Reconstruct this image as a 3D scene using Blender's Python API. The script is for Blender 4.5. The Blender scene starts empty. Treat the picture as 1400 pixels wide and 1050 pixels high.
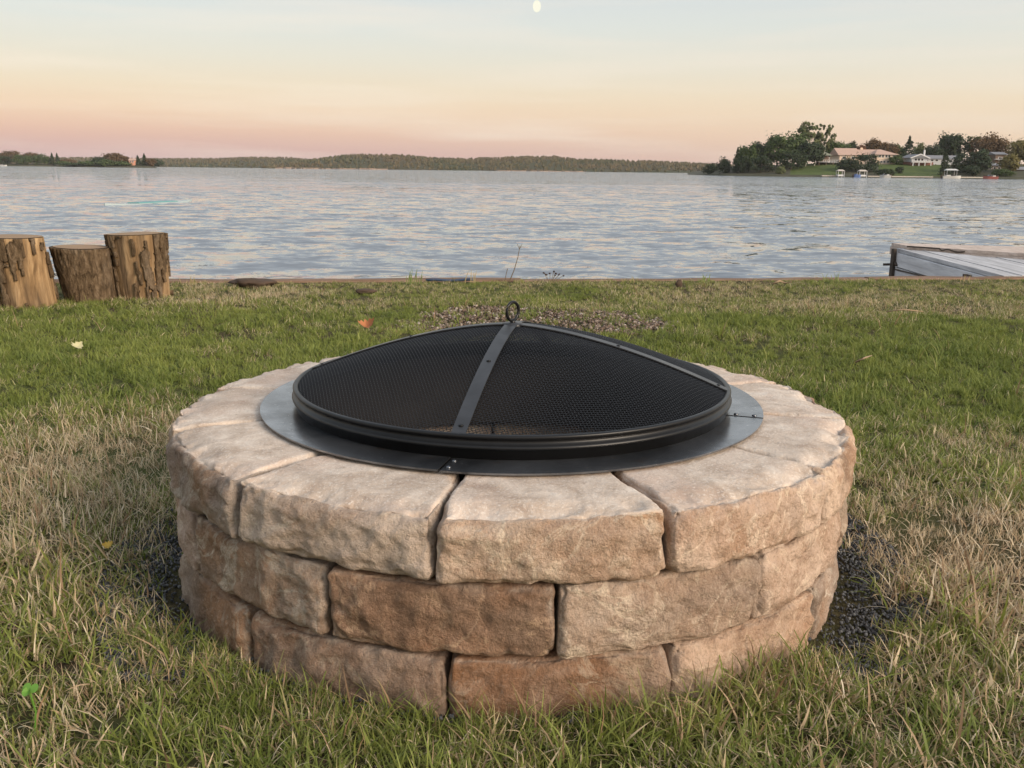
import bpy, bmesh, math, random
import numpy as np
from mathutils import Matrix, Vector

# ------------------------------------------------------------------ camera, sky, sun, exposure
sc = bpy.context.scene
FPX = 1300.0                      # focal length in pixels of the 1400 px wide photograph
PITCH = math.atan((525 - 232.3) / FPX)
ROLL = math.radians(0.62)
CAMH = 0.73                       # eye height above the lawn
cam_d = bpy.data.cameras.new('camera'); cam = bpy.data.objects.new('camera', cam_d)
sc.collection.objects.link(cam); sc.camera = cam
cam_d.sensor_width = 36.0; cam_d.lens = 36.0 * FPX / 1400.0
cam_d.clip_start = 0.05; cam_d.clip_end = 20000.0
cam.matrix_world = Matrix.Translation((0, 0, CAMH)) @ Matrix.Rotation(math.pi / 2 - PITCH, 4, 'X') @ Matrix.Rotation(ROLL, 4, 'Z')

SUN_AZ = math.radians(128)        # clockwise from the view direction: behind the camera, to the right
SUN_EL = math.radians(22)
def s2l(*c):
    return tuple(((v / 255) / 12.92 if v / 255 <= 0.04045 else ((v / 255 + 0.055) / 1.055) ** 2.4) for v in c)

def new_world():
    w = bpy.data.worlds.new('World'); sc.world = w; w.use_nodes = True
    nt = w.node_tree; N = nt.nodes; L = nt.links; N.clear()
    out = N.new('ShaderNodeOutputWorld'); bg = N.new('ShaderNodeBackground'); bg.inputs[1].default_value = 1.0
    tc = N.new('ShaderNodeTexCoord'); sep = N.new('ShaderNodeSeparateXYZ'); L.new(tc.outputs['Generated'], sep.inputs[0])
    asin = N.new('ShaderNodeMath'); asin.operation = 'ARCSINE'; L.new(sep.outputs['Z'], asin.inputs[0])
    mr = N.new('ShaderNodeMapRange'); L.new(asin.outputs[0], mr.inputs[0])
    mr.inputs[1].default_value = 0.0; mr.inputs[2].default_value = math.pi / 2
    # soft wispy clouds bend the elevation a little
    mp = N.new('ShaderNodeMapping'); L.new(tc.outputs['Generated'], mp.inputs[0]); mp.inputs['Scale'].default_value = (2.0, 2.0, 26.0)
    mp.inputs['Rotation'].default_value = (0.0, 0.03, 0.0)
    cn = N.new('ShaderNodeTexNoise'); L.new(mp.outputs[0], cn.inputs[0]); cn.inputs['Scale'].default_value = 1.6; cn.inputs['Detail'].default_value = 6
    cs = N.new('ShaderNodeMapRange'); L.new(cn.outputs[0], cs.inputs[0]); cs.inputs[1].default_value = 0.47; cs.inputs[2].default_value = 0.72
    cs.inputs[3].default_value = 0.0; cs.inputs[4].default_value = 0.5
    def ramp(stops):
        r = N.new('ShaderNodeValToRGB'); L.new(mr.outputs[0], r.inputs[0]); e = r.color_ramp.elements
        while len(e) > 1: e.remove(e[-1])
        for i, (deg, c) in enumerate(stops):
            el = e[0] if i == 0 else e.new(deg / 90.0)
            el.position = deg / 90.0; el.color = (*s2l(*c), 1)
        r.color_ramp.interpolation = 'LINEAR'
        return r
    a = ramp([(0, (186, 152, 164)), (1.0, (200, 162, 164)), (2.0, (217, 180, 168)), (3.2, (228, 200, 179)), (4.4, (227, 210, 190)), (6.0, (220, 214, 203)),
              (7.9, (213, 216, 214)), (10.0, (206, 211, 215)), (20, (213, 220, 227)), (40, (205, 218, 234)), (90, (200, 216, 238))])
    b = ramp([(0, (224, 196, 176)), (1.0, (226, 200, 178)), (2.2, (230, 207, 184)), (4.0, (231, 214, 192)), (5.8, (225, 219, 206)),
              (7.9, (215, 218, 214)), (10.0, (208, 213, 216)), (20, (216, 222, 227)), (40, (210, 222, 236)), (90, (200, 216, 238))])
    d = N.new('ShaderNodeVectorMath'); d.operation = 'DOT_PRODUCT'; L.new(tc.outputs['Generated'], d.inputs[0])
    d.inputs[1].default_value = (math.sin(SUN_AZ), math.cos(SUN_AZ), 0)
    fz = N.new('ShaderNodeMapRange'); L.new(d.outputs['Value'], fz.inputs[0]); fz.inputs[1].default_value = -0.92; fz.inputs[2].default_value = -0.15
    mx = N.new('ShaderNodeMixRGB'); L.new(fz.outputs[0], mx.inputs[0]); L.new(a.outputs[0], mx.inputs[1]); L.new(b.outputs[0], mx.inputs[2])
    mc = N.new('ShaderNodeMixRGB'); L.new(cs.outputs[0], mc.inputs[0]); L.new(mx.outputs[0], mc.inputs[1]); mc.inputs[2].default_value = (*s2l(236, 224, 212), 1)
    sky = N.new('ShaderNodeTexSky'); sky.sky_type = 'NISHITA'; sky.sun_disc = False
    sky.sun_elevation = math.radians(3); sky.sun_rotation = SUN_AZ
    sc_ = N.new('ShaderNodeVectorMath'); sc_.operation = 'SCALE'; L.new(sky.outputs[0], sc_.inputs[0]); sc_.inputs['Scale'].default_value = 0.05
    add = N.new('ShaderNodeMixRGB'); add.blend_type = 'ADD'; add.inputs[0].default_value = 1.0
    L.new(mc.outputs[0], add.inputs[1]); L.new(sc_.outputs[0], add.inputs[2])
    L.new(add.outputs[0], bg.inputs[0]); L.new(bg.outputs[0], out.inputs[0])
    bg.inputs[1].default_value = 0.99
new_world()
sun_d = bpy.data.lights.new('sun', 'SUN'); sun = bpy.data.objects.new('sun', sun_d); sc.collection.objects.link(sun)
sun_d.energy = 4.3; sun_d.angle = math.radians(26); sun_d.color = (1.0, 0.85, 0.69)
sdir = Vector((math.sin(SUN_AZ) * math.cos(SUN_EL), math.cos(SUN_AZ) * math.cos(SUN_EL), math.sin(SUN_EL)))
sun.rotation_euler = (-sdir).to_track_quat('-Z', 'Y').to_euler()
sc.view_settings.view_transform = 'Standard'; sc.view_settings.look = 'None'
sc.view_settings.exposure = 0.0; sc.view_settings.gamma = 1.0; sc.view_settings.use_curve_mapping = False
sc.render.engine = 'CYCLES'
sc.cycles.use_denoising = True
sc.cycles.max_bounces = 5; sc.cycles.diffuse_bounces = 2; sc.cycles.glossy_bounces = 3; sc.cycles.transparent_max_bounces = 8
sc.cycles.volume_bounces = 0

# ------------------------------------------------------------------ helpers
C = sc.collection
rng = np.random.default_rng(7)
WL = -0.32                                    # lake level
def at(px, py, d):
    """the point that photograph pixel (px, py) shows at distance d in front of the camera"""
    dx, dy = px - 700.0, py - 525.0
    u = dx * math.cos(ROLL) + dy * math.sin(ROLL); v = -dx * math.sin(ROLL) + dy * math.cos(ROLL)
    y = FPX * math.cos(PITCH) - v * math.sin(PITCH); z = -FPX * math.sin(PITCH) - v * math.cos(PITCH)
    t = d / y
    return Vector((u * t, d, CAMH + z * t))
def on_plane(px, py, z):
    a = at(px, py, 1.0)
    return at(px, py, (z - CAMH) / (a.z - CAMH))
def smooth(e0, e1, x):
    t = np.clip((x - e0) / (e1 - e0), 0, 1); return t * t * (3 - 2 * t)

_perm = np.random.default_rng(3).permutation(512).astype(np.int64)
_perm = np.concatenate([_perm, _perm, _perm])
_grad = np.random.default_rng(4).normal(size=(512, 3)); _grad /= np.linalg.norm(_grad, axis=1)[:, None]
def noise3(P):
    P = np.asarray(P, float); I = np.floor(P).astype(np.int64); F = P - I; I &= 511
    U = F * F * F * (F * (F * 6 - 15) + 10)
    r = 0
    for dx in (0, 1):
        wx = U[:, 0] if dx else 1 - U[:, 0]
        for dy in (0, 1):
            wy = U[:, 1] if dy else 1 - U[:, 1]
            for dz in (0, 1):
                wz = U[:, 2] if dz else 1 - U[:, 2]
                h = _perm[_perm[_perm[(I[:, 0] + dx) & 511] + ((I[:, 1] + dy) & 511)] + ((I[:, 2] + dz) & 511)] & 511
                g = _grad[h]
                r = r + wx * wy * wz * (g[:, 0] * (F[:, 0] - dx) + g[:, 1] * (F[:, 1] - dy) + g[:, 2] * (F[:, 2] - dz))
    return r
def fbm(P, octv=4, lac=2.03, gain=0.5):
    P = np.asarray(P, float); a = 1.0; r = 0
    for i in range(octv):
        r = r + a * noise3(P + 17.3 * i); P = P * lac; a *= gain
    return r

def mesh_obj(name, verts, faces, mat=None, parent=None, smooth_=False, col=None):
    me = bpy.data.meshes.new(name)
    me.from_pydata([tuple(map(float, v)) for v in verts] if not isinstance(verts, np.ndarray) else verts.tolist(), [], faces if isinstance(faces, list) else faces.tolist())
    if smooth_: me.polygons.foreach_set('use_smooth', [True] * len(me.polygons))
    me.update()
    o = bpy.data.objects.new(name, me)
    if mat: me.materials.append(mat)
    (col or C).objects.link(o)
    if parent: o.parent = parent
    return o
def attr(o, name, vals, typ='FLOAT', dom='POINT'):
    a = o.data.attributes.new(name, typ, dom)
    a.data.foreach_set('vector' if typ == 'FLOAT_VECTOR' else 'value', np.asarray(vals).ravel())
def tag(o, label=None, cat=None, group=None, kind=None):
    if label: o['label'] = label
    if cat: o['category'] = cat
    if group: o['group'] = group
    if kind: o['kind'] = kind
    return o
def empty(name, loc=(0, 0, 0), rz=0.0):
    o = bpy.data.objects.new(name, None); C.objects.link(o); o.location = loc; o.rotation_euler = (0, 0, rz); o.empty_display_size = 0.1
    return o
class MB:
    """collects simple solids that become one mesh"""
    def __init__(s): s.v = []; s.f = []
    def box(s, x0, x1, y0, y1, z0, z1, M=None):
        b = len(s.v)
        for z in (z0, z1):
            for x, y in ((x0, y0), (x1, y0), (x1, y1), (x0, y1)):
                p = Vector((x, y, z)); s.v.append(tuple(M @ p if M else p))
        s.f += [[b + i for i in q] for q in ((3, 2, 1, 0), (4, 5, 6, 7), (0, 1, 5, 4), (1, 2, 6, 5), (2, 3, 7, 6), (3, 0, 4, 7))]
        return s
    def poly(s, pts, faces):
        b = len(s.v); s.v += [tuple(p) for p in pts]; s.f += [[b + i for i in q] for q in faces]; return s
    def prism(s, pts, off):
        n = len(pts); b = len(s.v); off = Vector(off)
        s.v += [tuple(p) for p in pts] + [tuple(Vector(p) + off) for p in pts]
        s.f.append([b + i for i in range(n)][::-1]); s.f.append([b + n + i for i in range(n)])
        s.f += [[b + i, b + (i + 1) % n, b + n + (i + 1) % n, b + n + i] for i in range(n)]
        return s
    def tube(s, pts, rad, n=6, cap=True):
        pts = [Vector(p) for p in pts]; b = len(s.v)
        if not hasattr(rad, '__len__'): rad = [rad] * len(pts)
        for i, p in enumerate(pts):
            t = (pts[min(i + 1, len(pts) - 1)] - pts[max(i - 1, 0)]).normalized()
            ref = Vector((0, 0, 1)) if abs(t.z) < 0.9 else Vector((1, 0, 0))
            a = t.cross(ref).normalized(); c = t.cross(a)
            for k in range(n):
                w = 2 * math.pi * k / n
                s.v.append(tuple(p + rad[i] * (math.cos(w) * a + math.sin(w) * c)))
        for i in range(len(pts) - 1):
            for k in range(n):
                k2 = (k + 1) % n
                s.f.append([b + i * n + k, b + i * n + k2, b + (i + 1) * n + k2, b + (i + 1) * n + k])
        if cap:
            s.f.append([b + k for k in range(n)][::-1]); e = b + (len(pts) - 1) * n; s.f.append([e + k for k in range(n)])
        return s
    def lathe(s, prof, n=96, a0=0.0, a1=2 * math.pi, closed=True):
        """closed profile of (r, z) swept about z"""
        b = len(s.v); full = abs(a1 - a0 - 2 * math.pi) < 1e-6; m = len(prof); cnt = n if full else n + 1
        for i in range(cnt):
            w = a0 + (a1 - a0) * i / n
            s.v += [(r * math.sin(w), -r * math.cos(w), z) for r, z in prof]
        for i in range(n):
            j = (i + 1) % cnt
            for k in range(m if closed else m - 1):
                k2 = (k + 1) % m
                s.f.append([b + i * m + k, b + j * m + k, b + j * m + k2, b + i * m + k2])
        if not full and closed:
            s.f.append([b + k for k in range(m)]); s.f.append([b + n * m + k for k in range(m)][::-1])
        return s
    def build(s, name, mat, parent=None, sm=False):
        return mesh_obj(name, s.v, s.f, mat, parent, sm)

# ------------------------------------------------------------------ materials
class MT:
    def __init__(s, name, rough=0.8, spec=0.3):
        s.m = bpy.data.materials.new(name); s.m.use_nodes = True; s.nt = s.m.node_tree; s.N = s.nt.nodes; s.L = s.nt.links
        s.p = s.N['Principled BSDF']; s.p.inputs['Roughness'].default_value = rough; s.p.inputs['Specular IOR Level'].default_value = spec
    def n(s, t, **kw):
        nd = s.N.new('ShaderNode' + t)
        for k, v in kw.items(): setattr(nd, k, v)
        return nd
    def set(s, sock, v):
        if isinstance(v, bpy.types.NodeSocket): s.L.new(v, sock)
        elif isinstance(v, (tuple, list)) and len(v) == 3 and sock.type == 'RGBA': sock.default_value = (*v, 1)
        else: sock.default_value = v
    def coord(s, kind='Object', scale=(1, 1, 1), rnd=False):
        tc = s.n('TexCoord'); mp = s.n('Mapping'); s.L.new(tc.outputs[kind], mp.inputs[0]); mp.inputs['Scale'].default_value = scale
        if rnd:
            oi = s.n('ObjectInfo'); ml = s.n('Math', operation='MULTIPLY'); s.L.new(oi.outputs['Random'], ml.inputs[0]); ml.inputs[1].default_value = 37.0
            cb = s.n('CombineXYZ'); s.L.new(ml.outputs[0], cb.inputs[0]); s.L.new(ml.outputs[0], cb.inputs[1]); s.L.new(ml.outputs[0], cb.inputs[2])
            s.L.new(cb.outputs[0], mp.inputs['Location'])
        return mp.outputs[0]
    def noise(s, vec, scale, detail=4, rough=0.55, dist=0.0):
        n = s.n('TexNoise'); s.set(n.inputs['Vector'], vec); n.inputs['Scale'].default_value = scale; n.inputs['Detail'].default_value = detail
        n.inputs['Roughness'].default_value = rough; n.inputs['Distortion'].default_value = dist
        return n.outputs[0]
    def ramp(s, fac, stops, interp='LINEAR'):
        r = s.n('ValToRGB'); s.set(r.inputs[0], fac); e = r.color_ramp.elements; r.color_ramp.interpolation = interp
        while len(e) > 1: e.remove(e[-1])
        for i, (p, c) in enumerate(stops):
            el = e[0] if i == 0 else e.new(p)
            el.position = p; el.color = (c, c, c, 1) if isinstance(c, (int, float)) else (*c, 1)
        return r.outputs[0]
    def mr(s, v, a, b, c=0.0, d=1.0):
        m = s.n('MapRange'); s.set(m.inputs[0], v)
        for i, q in enumerate((a, b, c, d)): s.set(m.inputs[i + 1], q)
        return m.outputs[0]
    def mix(s, f, a, b, mode='MIX'):
        m = s.n('MixRGB', blend_type=mode); s.set(m.inputs[0], f); s.set(m.inputs[1], a); s.set(m.inputs[2], b); return m.outputs[0]
    def math(s, op, a, b=0.0):
        m = s.n('Math', operation=op); s.set(m.inputs[0], a); s.set(m.inputs[1], b); return m.outputs[0]
    def attr(s, name, typ='GEOMETRY', out='Fac'):
        a = s.n('Attribute', attribute_type=typ, attribute_name=name); return a.outputs[out]
    def bump(s, h, strength=0.3, dist=0.01):
        b = s.n('Bump'); s.set(b.inputs['Height'], h); s.set(b.inputs['Strength'], strength); s.set(b.inputs['Distance'], dist)
        s.L.new(b.outputs[0], s.p.inputs['Normal']); return b
    def base(s, c): s.set(s.p.inputs['Base Color'], c); return s
    def done(s, **kw):
        for k, v in kw.items(): s.set(s.p.inputs[k.replace('_', ' ')], v)
        return s.m
def simple(name, col, rough=0.7, var=0.15, scale=8, metal=0.0, spec=0.3, bump=0.0):
    m = MT(name, rough, spec); v = m.coord(rnd=True); n = m.noise(v, scale, 5)
    m.base(m.mix(n, tuple(c * (1 - var) for c in col), tuple(min(1, c * (1 + var)) for c in col)))
    if bump: m.bump(n, bump, 0.005)
    return m.done(Metallic=metal)

# stone of the fire pit
def mat_stone():
    m = MT('tumbled_concrete_stone', 0.9, 0.2)
    v = m.coord(rnd=True)
    n1 = m.noise(v, 7, 7, 0.62, 0.4); n2 = m.noise(v, 3.2, 4, 0.5, 0.8); n3 = m.noise(v, 26, 5, 0.6, 0.3)
    c = m.ramp(n1, [(0.30, (0.27, 0.18, 0.127)), (0.45, (0.43, 0.305, 0.225)), (0.55, (0.52, 0.39, 0.30)), (0.70, (0.60, 0.495, 0.405))])
    c = m.mix(m.mr(n2, 0.50, 0.64, 0, 0.75), c, (0.33, 0.275, 0.23))
    c = m.mix(m.mr(m.noise(v, 2.3, 3, 0.5, 1.0), 0.54, 0.66, 0, 0.75), c, (0.44, 0.25, 0.135))
    # pale lime veins
    vn = m.noise(v, 5.5, 8, 0.62, 1.6)
    vein = m.math('ABSOLUTE', m.math('SUBTRACT', vn, 0.5)); vein = m.mr(vein, 0.0, 0.030, 1, 0)
    vein = m.math('MULTIPLY', vein, m.mr(n1, 0.38, 0.55, 0, 0.95))
    c = m.mix(vein, c, (0.74, 0.63, 0.50))
    c = m.mix(m.mr(n3, 0.60, 0.74, 0, 0.5), c, (0.60, 0.49, 0.38))
    c = m.mix(m.mr(n3, 0.40, 0.28, 0, 0.45), c, (0.13, 0.085, 0.055))
    c = m.mix(m.mr(m.noise(v, 4.2, 5, 0.6, 0.5), 0.56, 0.68, 0, 0.65), c, (0.135, 0.09, 0.06))
    c = m.mix(m.mr(m.noise(v, 3.0, 8, 0.68, 0.9), 0.50, 0.62, 0, 0.8), c, (0.62, 0.50, 0.405))
    gr = m.noise(v, 220, 3, 0.7); c = m.mix(m.mr(gr, 0.54, 0.66, 0, 0.35), c, (0.66, 0.56, 0.46)); c = m.mix(m.mr(gr, 0.46, 0.34, 0, 0.35), c, (0.16, 0.115, 0.08))
    tint = m.attr('tint', 'OBJECT', 'Color')
    c = m.mix(1.0, c, tint, 'MULTIPLY')
    # the cast top faces are paler and greyer than the split faces
    up = m.attr('topface')
    nt = m.noise(v, 15, 8, 0.66, 0.5); nt2 = m.noise(v, 4.5, 5, 0.6, 0.6)
    ct = m.ramp(nt, [(0.28, (0.34, 0.25, 0.19)), (0.44, (0.48, 0.38, 0.30)), (0.58, (0.60, 0.495, 0.405)), (0.72, (0.72, 0.63, 0.535))])
    ct = m.mix(m.mr(nt2, 0.48, 0.66, 0, 0.5), ct, (0.54, 0.385, 0.305))
    ct = m.mix(m.mr(m.noise(v, 70, 4, 0.7), 0.60, 0.70, 0, 0.65), ct, (0.30, 0.23, 0.18)); ct = m.mix(m.mr(gr, 0.54, 0.66, 0, 0.45), ct, (0.80, 0.74, 0.66)); ct = m.mix(m.mr(m.noise(v, 3.1, 6, 0.7, 0.6), 0.54, 0.68, 0, 0.45), ct, (0.36, 0.29, 0.235))
    c = m.mix(m.mr(m.math('ADD', up, m.mr(m.noise(v, 18, 5, 0.65), 0.3, 0.7, -0.4, 0.4)), 0.35, 0.6), c, ct)
    c = m.mix(m.math('MULTIPLY', m.attr('worn_highlight'), m.mr(m.noise(v, 30, 6, 0.7), 0.38, 0.60, 0.05, 0.85)), c, (0.70, 0.59, 0.49))  # arris wear, with pale highlights painted along the block edges
    m.base(c)
    h = m.math('ADD', m.math('MULTIPLY', m.noise(v, 38, 10, 0.72, 0.0), 1.0), m.math('MULTIPLY', m.noise(v, 150, 5, 0.7), 0.55))
    m.bump(h, m.mr(up, 0.2, 0.8, 0.9, 0.42), 0.016)
    return m.m
M_stone = mat_stone()

def mat_steel(name, c0, c1, rough, metal=0.6):
    m = MT(name, rough, 0.5); v = m.coord(); n = m.noise(v, 5, 6, 0.6, 1.0)
    cc = m.ramp(n, [(0.35, c0), (0.65, c1)])
    if metal > 0.5:
        sc2 = m.noise(m.coord(scale=(1, 1, 1)), 130, 6, 0.75); cc = m.mix(m.mr(sc2, 0.60, 0.72, 0, 0.7), cc, (0.62, 0.62, 0.62)); cc = m.mix(m.mr(m.noise(v, 16, 7, 0.7), 0.60, 0.72, 0, 0.6), cc, (0.16, 0.10, 0.065))
    m.base(cc)
    m.set(m.p.inputs['Roughness'], m.mr(n, 0.3, 0.7, rough * 1.25, rough * 0.8)); m.bump(m.noise(v, 40, 4), 0.06, 0.004)
    return m.done(Metallic=metal)
M_flange = mat_steel('scuffed_dark_steel', (0.09, 0.095, 0.103), (0.30, 0.31, 0.33), 0.22, 0.85)
M_blackpaint = mat_steel('black_heatproof_paint', (0.006, 0.006, 0.0065), (0.011, 0.011, 0.0115), 0.36, 0.0); M_blackpaint.node_tree.nodes['Principled BSDF'].inputs['Specular IOR Level'].default_value = 0.32
M_strap = mat_steel('grey_black_painted_steel', (0.028, 0.029, 0.032), (0.045, 0.046, 0.05), 0.42, 0.2)
M_wire = simple('black_wire', (0.010, 0.010, 0.0115), 0.32, 0.2, spec=0.5)
M_liner = simple('sooty_rusted_liner', (0.03, 0.025, 0.022), 0.8, 0.4, 12)

# grass: green to straw, per tuft (instancer attribute) and per blade (mesh attribute)
def mat_grass():
    m = MT('grass_blades', 0.55, 0.25)
    dry = m.attr('dry', 'INSTANCER'); hue = m.attr('hue', 'INSTANCER'); b = m.attr('b'); t = m.attr('t')
    g = m.mix(hue, (0.105, 0.145, 0.025), (0.28, 0.298, 0.07))
    g = m.mix(m.mr(t, 0.0, 1.0, 0.0, 0.35), g, (0.28, 0.32, 0.085))
    s = m.ramp(m.math('FRACT', m.math('MULTIPLY', b, 7.31)), [(0.0, (0.30, 0.19, 0.11)), (0.4, (0.52, 0.38, 0.235)), (0.8, (0.66, 0.525, 0.345)), (1.0, (0.78, 0.67, 0.50))])
    f = m.mr(m.math('ADD', dry, m.math('SUBTRACT', b, 0.5)), 0.42, 0.58)
    m.base(m.mix(f, g, s))
    m.set(m.p.inputs['Subsurface Weight'], 0.0)
    tr = m.n('BsdfTranslucent'); m.set(tr.inputs[0], m.mix(f, g, s)); ms = m.n('MixShader'); ms.inputs[0].default_value = 0.28
    m.L.new(m.p.outputs[0], ms.inputs[1]); m.L.new(tr.outputs[0], ms.inputs[2]); m.L.new(ms.outputs[0], m.N['Material Output'].inputs[0])
    return m.m
M_grass = mat_grass()

def mat_soil():
    m = MT('thatch_and_soil', 0.95, 0.1)
    v = m.coord('Object'); n = m.noise(v, 1.1, 5, 0.6); n2 = m.noise(v, 14, 6, 0.7); n3 = m.noise(v, 90, 4, 0.7)
    c = m.ramp(n2, [(0.3, (0.035, 0.026, 0.016)), (0.55, (0.085, 0.066, 0.036)), (0.75, (0.17, 0.13, 0.075))])
    c = m.mix(m.mr(n, 0.42, 0.62), c, (0.07, 0.085, 0.024))
    c = m.mix(m.mr(n3, 0.55, 0.75, 0, 0.6), c, (0.25, 0.19, 0.10))
    m.base(c); m.bump(m.math('ADD', n2, n3), 0.8, 0.02); return m.m
M_soil = mat_soil()

def mat_water():
    m = MT('lake_water', 0.035, 0.5)
    m.base((0.165, 0.186, 0.212)); m.p.inputs['IOR'].default_value = 1.333
    # ripples as slopes added to the surface normal
    def slope(sc_, nx, k, det):
        n = m.n('TexNoise'); m.set(n.inputs['Vector'], m.coord('Object', (nx, 1.0, 1.0))); n.inputs['Scale'].default_value = sc_; n.inputs['Detail'].default_value = det
        a = m.n('VectorMath', operation='SUBTRACT'); m.L.new(n.outputs['Color'], a.inputs[0]); a.inputs[1].default_value = (0.5, 0.5, 0.5)
        b = m.n('VectorMath', operation='MULTIPLY'); m.L.new(a.outputs[0], b.inputs[0]); b.inputs[1].default_value = (k * 0.5, k, 0.0)
        return b.outputs[0]
    def add(a, b):
        q = m.n('VectorMath', operation='ADD'); m.L.new(a, q.inputs[0]); m.L.new(b, q.inputs[1]); return q.outputs[0]
    g = m.n('NewGeometry')
    lee = m.n('CombineXYZ'); lee.inputs[1].default_value = -0.055      # wavelets run towards this shore: their steeper faces look landward
    nn = add(add(add(add(add(g.outputs['Normal'], lee.outputs[0]), slope(1.8, 0.65, 1.15, 3)), slope(9.0, 0.7, 0.90, 3)), slope(0.35, 0.5, 0.25, 2)), slope(0.06, 0.35, 0.20, 3))
    nz = m.n('VectorMath', operation='NORMALIZE'); m.L.new(nn, nz.inputs[0]); m.L.new(nz.outputs[0], m.p.inputs['Normal'])
    return m.m
M_water = mat_water()

def foliage(name, c0, c1, trans=0.25):
    m = MT(name, 0.6, 0.2); b = m.attr('b')
    c = m.mix(b, c0, c1); m.base(c)
    tr = m.n('BsdfTranslucent'); m.set(tr.inputs[0], c); ms = m.n('MixShader'); ms.inputs[0].default_value = trans
    m.L.new(m.p.outputs[0], ms.inputs[1]); m.L.new(tr.outputs[0], ms.inputs[2]); m.L.new(ms.outputs[0], m.N['Material Output'].inputs[0])
    return m.m
F_GREEN = foliage('leaves_mid_green', (0.045, 0.075, 0.022), (0.10, 0.135, 0.042))
F_DARK = foliage('leaves_dark_green', (0.026, 0.042, 0.020), (0.055, 0.078, 0.032))
F_LIGHT = foliage('leaves_pale_green', (0.10, 0.125, 0.045), (0.19, 0.20, 0.085))
F_RUST = foliage('leaves_rust', (0.085, 0.055, 0.025), (0.18, 0.105, 0.045))
F_RED = foliage('leaves_red_brown', (0.15, 0.07, 0.035), (0.26, 0.12, 0.06))
F_YELLOW = foliage('leaves_yellow_green', (0.13, 0.115, 0.035), (0.23, 0.19, 0.065))
M_bark_far = simple('tree_bark', (0.12, 0.095, 0.07), 0.9, 0.3, 2)
M_birch = simple('pale_birch_bark', (0.55, 0.50, 0.42), 0.8, 0.15, 2)

# ------------------------------------------------------------------ lawn and lake
SL = 0.132; Y0 = 6.36                        # the shore runs a little away to the right
def edge_y(x): return Y0 + SL * x
PIT = np.array([0.0, 1.775]); PR = 0.62
GP = np.array([0.09, 4.62]); GR = np.array([0.62, 0.48])     # gravel patch behind the pit
def lawn_h(x, y):
    P = np.stack([x * 1.3, y * 1.3, 0 * x], 1)
    h = 0.022 * fbm(P, 3) + 0.010 * noise3(P * 5.1 + 9)
    r = np.hypot(x - PIT[0], y - PIT[1])
    az = np.degrees(np.arctan2(x - PIT[0], -(y - PIT[1]))); fl = smooth(42, 60, np.abs(az))
    h = h * smooth(0.62, 1.0, r) - 0.014 * fl * (1 - smooth(0.70, 0.78, r)) + 0.002 * (1 - fl) * smooth(0.60, 0.63, r) * (1 - smooth(0.66, 0.9, r))
    e = (edge_y(x) - y)
    return h * smooth(-0.0, 0.5, e)
def axis(lo, hi, a, b, step, grow=1.35):
    c = list(np.arange(a, b + step / 2, step)); s = step
    while c[-1] < hi: s *= grow; c.append(min(hi, c[-1] + s))
    s = step
    while c[0] > lo: s *= grow; c.insert(0, max(lo, c[0] - s))
    return np.array(c)
def grid(xs, ys):
    X, Y = np.meshgrid(xs, ys); nx, ny = len(xs), len(ys)
    i = np.arange(nx * ny).reshape(ny, nx)
    F = np.stack([i[:-1, :-1], i[:-1, 1:], i[1:, 1:], i[1:, :-1]], -1).reshape(-1, 4)
    return X.ravel(), Y.ravel(), F
X, Y, F = grid(axis(-400, 400, -6, 6, 0.07), axis(-300, 0, -6.6, 0, 0.07))
Yw = Y + edge_y(np.clip(X, -60, 60))
Z = lawn_h(X, Yw)
lawn = mesh_obj('lawn', np.stack([X, Yw, Z], 1), F, M_soil, smooth_=True); tag(lawn, kind='structure')
# the bank below the edge, down to the lake bed
xb = axis(-400, 400, -6, 6, 1.0)
V = []; Fb = []
for i, x in enumerate(xb):
    y = float(edge_y(np.clip(x, -60, 60)))
    V += [(x, y, 0.0), (x, y + 0.01, -1.4), (x, y + 3000, -1.6)]
    if i: b = 3 * i; Fb += [[b - 3, b - 2, b + 1, b], [b - 2, b - 1, b + 2, b + 1]]
tag(mesh_obj('lake_bed', V, Fb, M_soil), kind='structure')

def lake():
    ys = [5.9]
    while ys[-1] < 75: ys.append(ys[-1] * 1.0062)
    while ys[-1] < 6000: ys.append(ys[-1] * 1.06)
    ys = np.array(ys); nx = 460
    t = np.linspace(-1, 1, nx)
    X = (t[None, :] * (ys[:, None] * 0.95 + 3)); Yc = np.repeat(ys[:, None], nx, 1)
    sp = np.maximum(ys * 0.0062, (ys * 0.95 + 3) * 2 / nx)[:, None] + 0 * X
    x = X.ravel(); y = Yc.ravel(); s = sp.ravel()
    h = np.zeros_like(x)
    for lam, amp, an, ph in ((1.5, 0.012, 0.5, 0), (0.62, 0.017, 0.6, 11), (0.30, 0.0100, 0.65, 23)):
        rot = 0.12 + 0.05 * ph / 11; xr = x * math.cos(rot) + y * math.sin(rot); yr = -x * math.sin(rot) + y * math.cos(rot)
        n = noise3(np.stack([xr / lam * an, yr / lam, np.full_like(x, 3.7 + ph)], 1))
        n = n + 0.7 * (0.3 - np.abs(noise3(np.stack([xr / lam * an * 1.3 + 5, yr / lam * 1.3, np.full_like(x, 8.1 + ph)], 1))))
        h += amp * 2 * n * (1 - smooth(0.25 * lam, 0.6 * lam, s))
    # sheet beyond the fan keeps going sideways far out
    i = np.arange(len(ys) * nx).reshape(len(ys), nx)
    F = np.stack([i[:-1, :-1], i[:-1, 1:], i[1:, 1:], i[1:, :-1]], -1).reshape(-1, 4)
    y = y + SL * np.clip(x, -60, 60)
    o = mesh_obj('lake', np.stack([x, y, WL + h], 1), F, M_water, smooth_=True)
    tag(o, kind='structure')
lake()

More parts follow.
